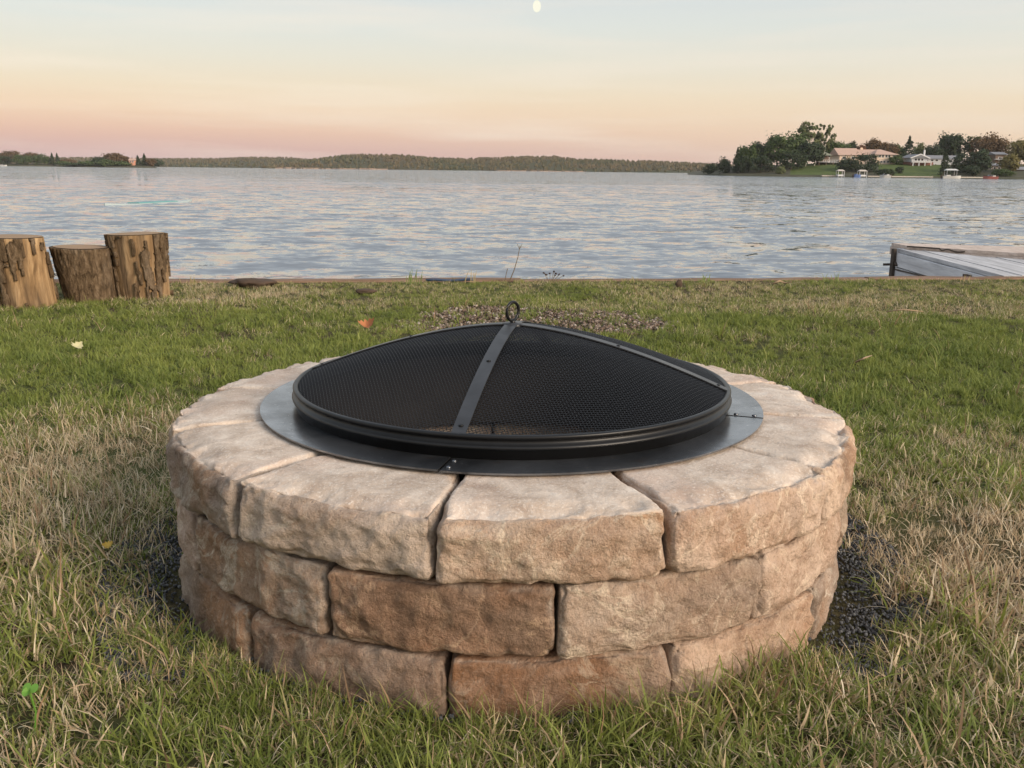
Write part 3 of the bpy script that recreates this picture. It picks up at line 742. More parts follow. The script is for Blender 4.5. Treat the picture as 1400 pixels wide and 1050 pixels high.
# ------------------------------------------------------------------ timber edging along the shore
M_timber = MT('weathered_brown_timber', 0.9, 0.15)
_v = M_timber.coord(scale=(1.0, 9, 9), rnd=True); _n = M_timber.noise(_v, 3, 7, 0.65)
M_timber.base(M_timber.ramp(_n, [(0.3, (0.10, 0.062, 0.04)), (0.55, (0.22, 0.14, 0.095)), (0.75, (0.36, 0.25, 0.18))])); M_timber.bump(_n, 0.5, 0.01); M_timber = M_timber.m
wall = empty('timber_edging', (0, Y0, 0), math.atan(SL)); tag(wall, 'low brown timber edging where the lawn meets the lake', 'edging')
r = random.Random(4); x0 = -12.0
while x0 < 12:
    ln = r.uniform(2.1, 2.7); mb = MB(); n = 10; dz = r.uniform(-0.022, 0.0); dy = r.uniform(-0.01, 0.01)
    V = []; F = []
    for i in range(n + 1):
        xx = x0 + 0.004 + (ln - 0.008) * i / n
        for (yy, zz) in ((0.0, -0.16), (0.14, -0.16), (0.14, 0.004), (0.125, 0.016), (0.012, 0.016), (0.0, 0.004)):
            V.append((xx, yy + dy + r.uniform(-.003, .003), zz + dz + r.uniform(-.004, .004)))
    for i in range(n):
        for k in range(6): F.append([6 * i + k, 6 * i + (k + 1) % 6, 6 * i + 6 + (k + 1) % 6, 6 * i + 6 + k])
    F += [[5, 4, 3, 2, 1, 0], [6 * n + k for k in range(6)]]
    mesh_obj('timber', V, F, M_timber, wall)
    x0 += ln

# ------------------------------------------------------------------ three tree stumps at the left
def mat_bark(name, c0, c1, c2):
    m = MT(name, 0.95, 0.1); v = m.coord(scale=(1, 1, 0.42), rnd=True)
    n = m.noise(v, 42, 8, 0.7, 0.4); n2 = m.noise(v, 9, 4, 0.6)
    c = m.ramp(n, [(0.32, c0), (0.52, c1), (0.72, c2)]); c = m.mix(m.mr(n2, 0.55, 0.75, 0, 0.5), c, (0.30, 0.24, 0.18))
    m.base(c); m.bump(n, 1.0, 0.03); return m.m
M_bark = mat_bark('rough_brown_bark', (0.045, 0.030, 0.017), (0.15, 0.102, 0.060), (0.31, 0.225, 0.145))
def mat_core():
    m = MT('bare_split_wood', 0.9, 0.15); v = m.coord(scale=(1, 1, 0.16), rnd=True)
    n = m.noise(v, 22, 6, 0.65, 0.5); n2 = m.noise(v, 7, 5, 0.6, 0.8)
    c = m.ramp(n, [(0.3, (0.13, 0.078, 0.038)), (0.5, (0.30, 0.19, 0.095)), (0.7, (0.52, 0.36, 0.20))])
    c = m.mix(m.mr(n2, 0.46, 0.60, 0, 0.85), c, (0.10, 0.068, 0.042)); m.base(c); m.bump(n, 0.8, 0.02); return m.m
M_core = mat_core()
def mat_cut():
    m = MT('sawn_wood_end', 0.85, 0.15); tc = m.n('TexCoord'); w = m.n('TexWave', wave_type='RINGS', rings_direction='Z'); m.L.new(tc.outputs['Object'], w.inputs[0])
    w.inputs['Scale'].default_value = 22; w.inputs['Distortion'].default_value = 2.5; n = m.noise(tc.outputs['Object'], 9, 5)
    m.base(m.mix(n, m.mix(w.outputs[0], (0.30, 0.19, 0.11), (0.42, 0.28, 0.17)), (0.24, 0.17, 0.11))); return m.m
M_cut = mat_cut()
def stump(px_l, px_r, py_top, py_base, lean, bark_cover, seed, label, flare=0.06, tilt=0.0):
    base = on_plane((px_l + px_r) / 2, py_base, 0.0); d = base.y + 0.5 * (px_r - px_l) / FPX * base.y * 0.9
    rad = (px_r - px_l) / 2 / FPX * d * 1.02; topz = at((px_l + px_r) / 2, py_top, d).z
    o = empty('tree_stump', (at((px_l + px_r) / 2, py_base, d).x, d, 0)); tag(o, label, 'stump', 'stumps standing at the lake edge')
    n, m = 150, 64; off = seed * 7.7
    A = np.linspace(0, 2 * math.pi, n, endpoint=False); T = np.linspace(0, 1, m + 1)
    AA, TT = np.meshgrid(A, T); a = AA.ravel(); t = TT.ravel()
    def prof(extra, rough):
        ca, sa = np.cos(a), np.sin(a)
        big = noise3(np.stack([ca * 1.2 + off, sa * 1.2, t * 0.6], 1)); fl = 1 + flare * (1 - t)
        rr = rad * fl * (1 + 0.10 * big) + extra + rough
        z = -0.02 + t * (topz + 0.02) * (1 + 0 * a) + t * tilt * ca * rad
        return np.stack([rr * ca + lean * t * topz, rr * sa, z], 1)
    g = fbm(np.stack([np.cos(a) * 3.4 + off, np.sin(a) * 3.4, t * 1.1], 1), 6)
    core = prof(-0.014, 0.006 * fbm(np.stack([np.cos(a) * 9 + off, np.sin(a) * 9, t * 1.3], 1), 3))
    F = [[i * n + k, i * n + (k + 1) % n, (i + 1) * n + (k + 1) % n, (i + 1) * n + k] for i in range(m) for k in range(n)]
    mesh_obj('wood_core', core, F, M_core, o, True)
    rid = (0.018 if bark_cover > 1 else 0.011) * (0.4 - np.abs(noise3(np.stack([np.cos(a) * 8 + off, np.sin(a) * 8, t * 2.6], 1)))) + 0.004 * noise3(np.stack([np.cos(a) * 20 + off, np.sin(a) * 20, t * 9], 1))
    bk = prof(0.0, rid); inn = prof(-0.016, 0 * rid)
    mask = g > (0.55 - bark_cover)
    Fb = [f for f in F if sum(mask[i] for i in f) >= 2]
    if Fb:
        # a thin shell: outer faces, inner faces and the torn edge between them
        N0 = len(bk); V = np.concatenate([bk, inn]); E = {}
        for f in Fb:
            for q in range(4): e = (f[q], f[(q + 1) % 4]); E[e] = 1
        faces = [list(f) for f in Fb] + [[i + N0 for i in f[::-1]] for f in Fb]
        for (i, j) in E:
            if (j, i) not in E: faces.append([j, i, i + N0, j + N0])
        mesh_obj('bark', V, faces, M_bark, o, True)
    tp = core[m * n:]; c = tp.mean(0); V = np.concatenate([[c], tp * 0.55 + c * 0.45, tp]); V[:, 2] += 0.003
    F = [[0, 1 + k, 1 + (k + 1) % n] for k in range(n)] + [[1 + k, 1 + n + k, 1 + n + (k + 1) % n, 1 + (k + 1) % n] for k in range(n)]
    mesh_obj('cut_top', V, F, M_cut, o)
    return o
stump(-4, 77, 324, 422, -0.115, 0.36, 1, 'left stump, half stripped of bark, cut off by the picture edge', 0.0, -0.02)
stump(91, 165, 338, 414, -0.16, 1.6, 2, 'short middle stump still covered in rough brown bark', -0.12, -0.03)
stump(160, 237, 320, 411, -0.08, 0.37, 3, 'tall right stump with bare orange wood down its side', -0.10, 0.02)
# small white loop of cord lying between two stumps
M_white = simple('white_plastic', (0.50, 0.49, 0.46), 0.5, 0.05)
p = on_plane(84, 381, 0.0)
mb = MB()
for q in range(3):
    mb.tube([(p.x + 0.045 * math.cos(w) + 0.01 * q, p.y + 0.03 * math.sin(w), 0.03 + 0.02 * q + 0.012 * math.sin(w * 2 + q)) for w in np.linspace(0, 6.283, 20)], 0.006, 6)
tag(mb.build('cord_loop', M_white, None, True), 'small white loop of cord on the grass between the left stumps', 'cord')

# ------------------------------------------------------------------ dock at the right
def mat_plank(name, c0, c1, c2):
    m = MT(name, 0.9, 0.15); v = m.coord(scale=(8, 0.7, 8), rnd=True); n = m.noise(v, 3.5, 8, 0.68, 0.2); n2 = m.noise(v, 0.9, 3)
    c = m.ramp(n, [(0.3, c0), (0.52, c1), (0.72, c2)]); m.base(m.mix(m.mr(n2, 0.5, 0.75, 0, 0.35), c, (0.20, 0.19, 0.185))); m.bump(n, 0.5, 0.006); return m.m
M_greywood = mat_plank('silver_grey_planks', (0.27, 0.265, 0.27), (0.45, 0.445, 0.455), (0.60, 0.59, 0.60))
M_sidewood = mat_plank('skylight_paled_boards', (0.40, 0.395, 0.40), (0.60, 0.59, 0.60), (0.74, 0.73, 0.73))  # side boards lightened to stand in for skylight on the shaded side
M_pinkwood = mat_plank('sunset_tinted_planks', (0.36, 0.28, 0.235), (0.54, 0.44, 0.375), (0.66, 0.56, 0.50))  # sunset light on the far deck is put into this pinker wood colour
M_darkwood = simple('dark_wet_wood', (0.07, 0.05, 0.038), 0.85, 0.4, 20)
M_iron = simple('rusty_iron', (0.06, 0.045, 0.035), 0.8, 0.4, 30)
dk = empty('dock', (3.55, 6.88, -0.012)); dk.rotation_euler = (0.026, 0, math.radians(1.5)); tag(dk, 'weathered grey wooden dock section reaching out from the shore', 'dock')
DL = 1.90
r = random.Random(9)
for i in range(13):
    x0 = 0.005 + i * 0.143
    mb = MB().box(x0, x0 + 0.137, 0.02 + 0.016 * i, DL - r.uniform(0, 0.02), 0.0, 0.032); o = mb.build('deck_plank', M_greywood, dk); o.location.z = r.uniform(-0.004, 0.004)
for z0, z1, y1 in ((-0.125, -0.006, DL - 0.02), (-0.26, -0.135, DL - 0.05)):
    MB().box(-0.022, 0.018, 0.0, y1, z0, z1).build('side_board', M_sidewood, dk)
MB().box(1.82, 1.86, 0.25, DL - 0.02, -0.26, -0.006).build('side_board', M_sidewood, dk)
MB().box(0.03, 1.8, DL - 0.10, DL - 0.05, -0.24, -0.006).build('end_board', M_greywood, dk)
for x0, y0 in ((0.03, DL - 0.2), (1.72, DL - 0.2), (0.03, 0.2), (1.72, 0.2)): MB().tube([(x0 + 0.05, y0, -0.03), (x0 + 0.05, y0, -1.5)], 0.05, 10).build('post', M_darkwood, dk)
MB().box(-0.056, -0.024, 0.42, 0.50, -0.235, -0.02).build('cleat_block', M_darkwood, dk)
MB().box(-0.052, -0.024, 0.515, 0.60, -0.235, -0.075).build('cleat_block', M_pinkwood, dk)
MB().tube([(-0.03, DL - 0.12, -0.15), (-0.034, 1.0, -0.128), (-0.036, 0.62, -0.135)], 0.007, 6).build('iron_rod', M_iron, dk)
MB().tube([(-0.036, 0.40, -0.15), (-0.038, 0.15, -0.185), (-0.038, 0.02, -0.165)], 0.008, 6).build('iron_rod', M_iron, dk)
MB().tube([(-0.10, DL + 0.0, -0.12), (-0.02, DL - 0.02, -0.115), (-0.03, DL - 0.10, -0.09), (-0.03, DL - 0.13, -0.115)], 0.012, 6).build('hook', M_iron, dk)
MB().box(-0.05, -0.024, DL - 0.09, DL - 0.03, -0.30, 0.03).build('corner_bracket', M_iron, dk)
# second, paler section lying across the first
P = [at(1219, 333, 8.33), at(1357, 333, 8.38), at(1460, 352, 7.25), at(1440, 363, 6.72), at(1238, 338, 7.90)]
zt = 0.098
P = [on_plane(px, py, zt) for px, py in ((1219, 332), (1357, 331), (1470, 343), (1440, 349), (1240, 336))]
dk2 = empty('dock_section', tuple(P[0])); tag(dk2, 'sunset-tinted tan dock section lying on top of the grey dock', 'dock')
o0 = Vector(P[0]); A, B_, Cc, Dd, E_ = [Vector(q) - o0 for q in P]
nb = 7
for i in range(nb):
    f0, f1 = (i + 0.03) / nb, (i + 0.97) / nb
    q = [E_.lerp(A, f0), Dd.lerp(B_.lerp(Cc, 0.6), f0), Dd.lerp(B_.lerp(Cc, 0.6), f1), E_.lerp(A, f1)]
    MB().prism([v + Vector((0, 0, -0.03)) for v in q], (0, 0, 0.03)).build('deck_plank', M_pinkwood, dk2)
def beam(a, b, w, z0, z1, name, mat, par):
    t = (b - a).normalized(); s = Vector((-t.y, t.x, 0)) * w
    return MB().prism([a + Vector((0, 0, z0)), b + Vector((0, 0, z0)), b + s + Vector((0, 0, z0)), a + s + Vector((0, 0, z0))], (0, 0, z1 - z0)).build(name, mat, par)
beam(E_ + Vector((-0.01, -0.005, 0)), Dd, 0.04, -0.055, -0.032, 'front_board', M_pinkwood, dk2)
beam(A + Vector((-0.01, 0, 0)), E_ + Vector((-0.012, 0.01, 0)), 0.04, -0.105, -0.032, 'end_board', M_pinkwood, dk2)
mb = MB(); pts = [E_.lerp(Dd, t) + Vector((-0.006, -0.02, -0.004 - 0.02 * abs(math.sin(t * 21)) * (0.25 < t < 0.45))) for t in np.linspace(0.0, 0.42, 24)]
mb.tube(pts, 0.007, 6).build('chain', M_iron, dk2)

# ------------------------------------------------------------------ far right headland with houses
M_slope = MT('mown_slope', 0.9, 0.1); _v = M_slope.coord('Object'); _n = M_slope.noise(_v, 0.3, 5)
M_slope.base(M_slope.ramp(_n, [(0.3, (0.06, 0.085, 0.026)), (0.7, (0.095, 0.12, 0.038))])); M_slope = M_slope.m
M_bank = simple('dark_scrubby_bank', (0.058, 0.056, 0.032), 0.95, 0.5, 0.4)
def shore_d(px): return float(np.interp(px, [940, 965, 985, 1060, 1400, 2000], [345, 322, 296, 284, 268, 268]))
def land_z(px, d):
    e = d - shore_d(px); k = float(np.interp(px, [940, 985, 1070, 1130, 1160, 1400], [0.02, 0.6, 0.8, 1.05, 1.0, 1.0]))
    return WL - 0.1 + 0.65 * min(1, k * 1.6) * min(1, max(0, e) / 1.2) + k * 3.6 * float(smooth(0.5, 30, e)) + 0.6 * float(smooth(30, 80, e))
V = []; F = []; pxs = list(range(940, 1500, 10)) + list(range(1500, 2001, 50)); es = [-2, 0, 1.2, 3, 6, 10, 15, 20, 26, 34, 50, 90, 140]
for i, px in enumerate(pxs):
    for e in es:
        d = shore_d(px) + e; p = at(px, 240, d); V.append((p.x, d, WL - 0.6 if e < 0 else land_z(px, d)))
m = len(es)
for i in range(len(pxs) - 1):
    for k in range(m - 1): F.append([i * m + k, (i + 1) * m + k, (i + 1) * m + k + 1, i * m + k + 1])
o = mesh_obj('headland', V, F, M_slope, smooth_=True); tag(o, kind='structure'); o.data.materials.append(M_bank)
for pi, f in enumerate(o.data.polygons):
    ppx = pxs[pi // (m - 1)]
    if pi % (m - 1) < 2 or not (1075 <= ppx < 1150 or 1200 <= ppx < 1285): f.material_index = 1

def leaf_cloud(rs, centre, radii, nclump, nleaf, size, gap=0.0):
    """leaf clumps spread through an ellipsoid"""
    V = []; F = []; B = []
    c = np.array(centre); R = np.array(radii)
    cl = []
    while len(cl) < nclump:
        p = rs.normal(size=3); p /= np.linalg.norm(p); q = rs.uniform(0.35, 1.0) ** 0.6; p = p * q
        if p[2] < -0.75: continue
        cl.append(p)
    m = nleaf // nclump; cl = np.array(cl); k = len(cl)
    cc = np.repeat(c + cl * R * 0.82, m, 0); rad = np.repeat(R[None, :] * rs.uniform(0.20, 0.38, (k, 1)), m, 0); cb = np.repeat(rs.uniform(0.1, 0.7, k), m)
    q = rs.normal(size=(k * m, 3)) * 0.55; pos = cc + q * rad
    nrm = q + np.array([0, -0.2, 0.5]) + rs.normal(size=q.shape) * 0.5; nrm /= np.linalg.norm(nrm, axis=1)[:, None]
    a = np.cross(nrm, rs.normal(size=q.shape)); a /= np.linalg.norm(a, axis=1)[:, None]; b = np.cross(nrm, a); s = size * rs.uniform(0.5, 1.2, (k * m, 1))
    V = np.stack([pos - a * s * 0.5, pos + b * s * 0.36, pos + a * s * 0.5, pos - b * s * 0.36], 1).reshape(-1, 3)
    F = np.arange(4 * k * m).reshape(-1, 4).tolist(); B = np.repeat(np.clip(cb + rs.normal(size=k * m) * 0.12, 0, 1), 4).tolist()
    return V, F, B
def tree(px, top, base, wpx, d, kind, seed, label, mat, name='tree', trunk=M_bark_far, group=None, leafk=1.0, zb=None):
    rs = np.random.default_rng(seed); p = at(px, base, d); zb = (land_z(px, d) if zb is None else zb)
    H = at(px, top, d).z - zb; W = wpx / FPX * d / 2
    o = empty(name, (p.x, d, zb)); tag(o, label, 'bush' if name in ('bush', 'shrub') else 'tree', group)
    sz = (0.055 + 0.02 * (W > 2)) * max(H, W * 1.2) ** 0.75 * 0.75 * leafk + 0.14 * leafk
    if kind == 'round':
        V, F, B = leaf_cloud(rs, (0, 0, H * 0.55), (W * 1.1, W, H * 0.46), 52, 3600, sz * 1.8)
    elif kind == 'bush':
        V, F, B = leaf_cloud(rs, (0, 0, H * 0.48), (W * 1.2, W, H * 0.62), 34, 2000, sz * 1.75)
    elif kind == 'airy':          # tall crown of separate upswept sprays
        V, F, B = np.zeros((0, 3)), [], []
        for k in range(20):
            a = rs.uniform(0, 6.28); f = rs.uniform(0.35, 0.97); rr = W * (0.25 + 0.8 * math.sin(math.pi * min(1, (f - 0.25) * 1.25)))
            v, f2, b2 = leaf_cloud(rs, (rr * 0.75 * math.cos(a), rr * 0.75 * math.sin(a), H * f), (W * 0.36, W * 0.36, H * 0.11), 6, 150, sz * 1.4)
            F += [[i + len(V) for i in q] for q in f2]; V = np.concatenate([V, v]); B += b2
    else:                          # conifer
        V, F, B = np.zeros((0, 3)), [], []
        for k in range(13):
            f = 0.08 + 0.9 * k / 12; rr = W * (1 - f) ** 0.8 + 0.05 * W
            v, f2, b2 = leaf_cloud(rs, (0, 0, H * f), (rr * 1.1, rr * 1.1, H * 0.07), 8, 160, sz * 1.4)
            F += [[i + len(V) for i in q] for q in f2]; V = np.concatenate([V, v]); B += b2
    c = mesh_obj('crown', V, F, mat, o); attr(c, 'b', B)
    mb = MB(); tr = max(0.10, 0.018 * H)
    mb.tube([(0, 0, -0.3), (0.1 * tr, 0, H * 0.35), (0, 0.1 * tr, H * (0.7 if kind != 'conifer' else 0.95))], [tr * 1.3, tr, tr * 0.35], 6)
    if kind in ('round', 'airy'):
        for k in range(6):
            a = rs.uniform(0, 6.28); f = rs.uniform(0.3, 0.55)
            mb.tube([(0, 0, H * f), (W * 0.35 * math.cos(a), W * 0.35 * math.sin(a), H * (f + 0.14)), (W * 0.65 * math.cos(a), W * 0.65 * math.sin(a), H * (f + 0.3))], [tr * 0.5, tr * 0.3, tr * 0.1], 4)
    mb.build('trunk', trunk, o)
    return o
GT = 'trees on the right headland'
TREES = [
 (971, 224, 234, 20, 322, 'bush', F_DARK, 'low dark bush at the very tip of the right headland', 'bush'),
 (990, 216, 236, 18, 303, 'bush', F_DARK, 'dark bushy tree second from the headland tip', 'tree'),
 (1007, 203, 237, 17, 301, 'conifer', F_DARK, 'dark spire-shaped conifer near the headland tip', 'conifer_tree'),
 (1020, 196, 237, 26, 304, 'round', F_GREEN, 'green tree just right of the dark spire-shaped conifer', 'tree'),
 (1036, 193, 237, 25, 306, 'round', F_DARK, 'dark rounded tree left of the wide green tree on the headland', 'tree'),
 (1013, 213, 238, 22, 299, 'bush', F_DARK, 'dark undergrowth bush beneath the conifer near the headland tip', 'bush'),
 (1040, 214, 239, 30, 296, 'bush', F_DARK, 'broad dark bush at the water left of the grass slope', 'bush'),
 (1061, 184, 238, 40, 303, 'round', F_GREEN, 'wide green tree left of the two tall airy trees', 'tree'),
 (1082, 181, 236, 40, 308, 'round', F_GREEN, 'green tree with feathery top touching the tall airy trees', 'tree'),
 (1068, 228, 240, 14, 289, 'bush', F_LIGHT, 'pale grey-green shrub at the water by the grass slope', 'shrub'),
 (1081, 205, 238, 36, 298, 'bush', F_DARK, 'dark bush left of the two pale trunks', 'bush'),
 (1102, 169, 232, 30, 320, 'airy', F_LIGHT, 'left one of the two tallest airy trees', 'tall_tree'),
 (1125, 170, 232, 27, 322, 'airy', F_LIGHT, 'right one of the two tallest airy trees', 'tall_tree'),
 (1101, 193, 231, 26, 303, 'round', F_DARK, 'dark crowned tree on the left pale trunk above the slope', 'birch_tree'),
 (1113, 194, 231, 26, 303, 'round', F_DARK, 'dark crowned tree on the right pale trunk above the slope', 'birch_tree'),
 (1134, 192, 231, 30, 325, 'round', F_GREEN, 'green tree behind the small pavilion roof', 'tree'),
 (1148, 195, 231, 28, 330, 'round', F_GREEN, 'green tree above the left gable of the peach house', 'tree'),
 (1164, 194, 231, 18, 335, 'round', F_DARK, 'small dark tree behind the left half of the peach roof', 'tree'),
 (1175, 197, 231, 14, 332, 'round', F_RED, 'small red-brown tree peeping over the peach roof', 'tree'),
 (1192, 189, 231, 28, 335, 'round', F_RUST, 'domed olive-brown tree above the middle of the peach roof', 'tree'),
 (1211, 195, 231, 28, 333, 'round', F_RUST, 'brownish tree behind the right end of the peach house', 'tree'),
 (1225, 198, 231, 24, 336, 'round', F_GREEN, 'green tree between the peach house and the pointed dark tree', 'tree'),
 (1157, 216, 237, 24, 291, 'bush', F_DARK, 'smaller dark evergreen in front of the peach house', 'evergreen_bush'),
 (1182, 210, 237, 38, 290, 'bush', F_DARK, 'large dark evergreen hiding the middle of the peach house', 'evergreen_bush'),
 (1225, 213, 229, 18, 302, 'bush', F_GREEN, 'round green bush on the lawn right of the peach house', 'bush'),
 (1230, 228, 237, 9, 285, 'bush', F_DARK, 'tiny dark bush near the water between the two houses', 'bush'),
 (1210, 231, 239, 26, 280, 'bush', F_DARK, 'low dark hedge by the water below the peach house', 'bush'),
 (1240, 187, 231, 26, 322, 'conifer', F_DARK, 'pointed dark tree left of the white gabled house', 'tree'),
 (1258, 196, 231, 22, 330, 'round', F_LIGHT, 'pale green tree just above the white gable', 'tree'),
 (1275, 198, 231, 24, 325, 'round', F_DARK, 'dark tree behind the white chimney of the gabled house', 'tree'),
 (1296, 181, 231, 40, 328, 'round', F_DARK, 'biggest dark spreading tree above the grey roof', 'tree'),
 (1325, 184, 231, 24, 330, 'airy', F_GREEN, 'thin green tree between the spreading tree and the rust tree', 'tree'),
 (1350, 182, 231, 50, 322, 'round', F_RUST, 'wide rust-brown tree near the right edge', 'tree'),
 (1393, 189, 233, 38, 312, 'round', F_YELLOW, 'yellowish tree cut by the right picture edge', 'tree'),
 (1290, 206, 241, 18, 279, 'conifer', F_DARK, 'dark pointed spruce hiding part of the grey-roofed house', 'spruce_tree'),
 (1313, 210, 241, 28, 283, 'bush', F_DARK, 'dark bushy evergreen right of the pointed spruce', 'evergreen_bush'),
 (1338, 204, 241, 30, 281, 'round', F_DARK, 'dark tree between the evergreen and the brown cottage', 'tree'),
 (1378, 210, 240, 24, 281, 'round', F_YELLOW, 'yellow-green tree right of the brown cottage', 'tree'),
 (1372, 231, 243, 26, 274, 'bush', F_GREEN, 'low green bush at the water below the brown cottage', 'bush'),
 (1328, 226, 242, 20, 277, 'bush', F_DARK, 'dark bush at the water behind the canopied boat', 'bush'),
 (1440, 186, 236, 60, 300, 'round', F_DARK, 'dark tree beyond the right picture edge', 'tree'),
]
for i, (px, tp, bs, w, d, kind, mt, lab, nm) in enumerate(TREES):
    tree(px, tp, bs, w, d, kind, 300 + i, lab, mt, nm, M_birch if nm in ('birch_tree', 'tall_tree') else M_bark_far, GT, 1.0)
    if nm == 'birch_tree': pass

# houses -------------------------------------------------------------------------------------------
M_peach = simple('peach_stucco', (0.68, 0.52, 0.40), 0.85, 0.06, 0.5)
M_proof = simple('pinkish_shingles', (0.44, 0.30, 0.235), 0.9, 0.12, 0.8)
M_wwall = simple('pale_grey_siding', (0.42, 0.42, 0.43), 0.8, 0.08, 0.5)
M_wtrim = simple('white_house_trim', (0.62, 0.61, 0.60), 0.6, 0.04, 0.5)
M_groof = simple('grey_shingles', (0.19, 0.19, 0.20), 0.9, 0.12, 0.8)
M_brick = simple('red_brown_brick', (0.22, 0.10, 0.075), 0.9, 0.2, 1.5)
M_brown = simple('brown_timber_siding', (0.16, 0.11, 0.08), 0.85, 0.2, 0.8)
M_glass = MT('dark_window_glass', 0.12, 0.5); M_glass.base((0.02, 0.022, 0.026)); M_glass = M_glass.m
M_olive = simple('olive_metal_roof', (0.20, 0.20, 0.14), 0.6, 0.1, 0.5)
def hp(px, py, d):   # house point relative coordinates are taken in world space
    return at(px, py, d)
def gable_roof(x0, x1, y0, y1, ze, zr, ov, along='x'):
    """solid gable or ridge roof"""
    if along == 'x':
        ym = (y0 + y1) / 2
        return MB().prism([(x0 - ov, y0 - ov, ze), (x0 - ov, y1 + ov, ze), (x0 - ov, ym, zr)], (x1 - x0 + 2 * ov, 0, 0))
    xm = (x0 + x1) / 2
    return MB().prism([(x0 - ov, y0 - ov, ze), (x1 + ov, y0 - ov, ze), (xm, y0 - ov, zr)], (0, y1 - y0 + 2 * ov, 0))
def window(par, x0, x1, z0, z1, y, trim=M_wtrim):
    w = MB(); t = 0.10
    w.box(x0 - t, x1 + t, y - 0.06, y + 0.02, z0 - t, z0); w.box(x0 - t, x1 + t, y - 0.06, y + 0.02, z1, z1 + t)
    w.box(x0 - t, x0, y - 0.06, y + 0.02, z0, z1); w.box(x1, x1 + t, y - 0.06, y + 0.02, z0, z1)
    f = w.build('window', trim, par); MB().box(x0, x1, y - 0.03, y + 0.01, z0, z1).build('pane', M_glass, f); return f
def house_frame(px_l, px_r, d, name, label):
    a = at(px_l, 225, d); o = empty(name, (a.x, d, 0)); tag(o, label, 'house'); s = d / FPX
    return o, s, (px_r - px_l) * s, (lambda px: (px - px_l) * s), (lambda py, px=(px_l + px_r) / 2: at(px, py, d).z)
# peach house
h, s, W, fx, fz = house_frame(1147, 1219, 306, 'peach_house', 'large peach two-storey house with pinkish roof on the headland')
zb = land_z(1180, 306) - 0.5
MB().box(0, fx(1196), 0, 9, zb, fz(212.5)).build('wall', M_peach, h)
MB().box(fx(1191), W, -2.5, 6, zb, fz(211.5)).build('wing_wall', M_peach, h)
gable_roof(0, fx(1173), 0, 9, fz(212.4), fz(202.3), 0.5).build('roof', M_proof, h)
gable_roof(fx(1168), fx(1203), 0.5, 8.5, fz(212.3), fz(203.8), 0.5).build('roof', M_proof, h)
z0, z1 = fz(211.4), fz(203.9); xa, xb_ = fx(1191) - 0.5, W + 0.6
MB().poly([(xa, -3.0, z0), (xb_, -3.0, z0), (xb_, 6.5, z0), (xa, 6.5, z0), (xa + 2.4, 1.7, z1), (xb_ - 4.2, 1.7, z1)], [[3, 2, 1, 0], [0, 1, 5, 4], [1, 2, 5], [2, 3, 4, 5], [3, 0, 4]]).build('hip_roof', M_proof, h)
for px in (1196.5, 1200.5, 1205, 1208.8): window(h, fx(px) - 0.28, fx(px) + 0.28, fz(215), fz(211.9), -2.5)
for px in (1199, 1203, 1207.5): window(h, fx(px) - 0.25, fx(px) + 0.25, fz(222), fz(220), -2.5)
window(h, fx(1214), fx(1214) + 0.7, fz(215.5), fz(212.6), -2.5)
for px in (1151, 1163): window(h, fx(px), fx(px) + 1.0, fz(217.5), fz(214.5), 0)
MB().box(fx(1180), fx(1180) + 0.7, 4, 4.7, fz(206), fz(201.5)).build('chimney', M_peach, h)
# pavilion with deck
h, s, W, fx, fz = house_frame(1119, 1146, 304, 'pavilion', 'small open pavilion with olive hip roof and railed deck left of the peach house')
h['category'] = 'pavilion'; zb = land_z(1132, 304) - 0.6
x0, x1 = fx(1120), fx(1135.5); z0, z1 = fz(212.6), fz(208)
MB().poly([(x0 - .3, -.3, z0), (x1 + .3, -.3, z0), (x1 + .3, 3.8, z0), (x0 - .3, 3.8, z0), ((x0 + x1) / 2 + 0.6, 1.7, z1), ((x0 + x1) / 2 + 0.2, 1.7, z1)], [[3, 2, 1, 0], [0, 1, 4, 5], [1, 2, 4], [2, 3, 5, 4], [3, 0, 5]]).build('roof', M_olive, h)
MB().box(x0, x1, 2.6, 3.4, zb, z0 - 0.02).build('wall', M_brown, h)
for q in np.linspace(x0 + 0.1, x1 - 0.1, 4): MB().box(q - .07, q + .07, 0.0, 0.14, zb, z0 - 0.02).build('post', M_brown, h)
MB().box(x0 - .6, W + .3, -1.2, 2.5, fz(221) - 0.2, fz(221)).build('deck', M_wwall, h)
MB().box(x0 - .6, W + .3, -1.2, -1.1, fz(218.6) - .08, fz(218.6)).build('rail', M_wtrim, h)
for q in np.linspace(x0 - .5, W + .2, 11): MB().box(q - .05, q + .05, -1.19, -1.11, fz(221) + 0.003, fz(218.6) - .082).build('baluster', M_wtrim, h)
for q in np.linspace(x0 - .4, W + .1, 4): MB().box(q - .1, q + .1, -1.1, -0.9, zb, fz(221) - 0.202).build('deck_post', M_brown, h)
# white gabled house
h, s, W, fx, fz = house_frame(1243, 1312, 300, 'gabled_house', 'white and grey gabled house with brick lower storey and long grey roof')
zb = land_z(1275, 300) - 0.6; xg = fx(1264)
MB().box(0, xg, -1.5, 7, fz(221.5), fz(216.2)).build('gable_wall', M_wwall, h)
MB().prism([(0, -1.5, fz(216.15)), (xg, -1.5, fz(216.15)), (xg * 0.5, -1.5, fz(211.6))], (0, 0.3, 0)).build('gable_end', M_wwall, h)
gable_roof(0, xg, -1.5, 7, fz(216.1), fz(211.0), 0.5, 'y').build('roof', M_groof, h)
ge = MB(); za, zr = fz(216.4), fz(210.8)
for q0, q1 in (((-0.6, za), (xg / 2, zr)), ((xg + 0.6, za), (xg / 2, zr))):
    ge.prism([(q0[0], -2.06, q0[1] - .22), (q1[0], -2.06, q1[1] - .22), (q1[0], -2.06, q1[1] + .08), (q0[0], -2.06, q0[1] + .08)], (0, 0.05, 0))
ge.build('barge_board', M_wtrim, h)
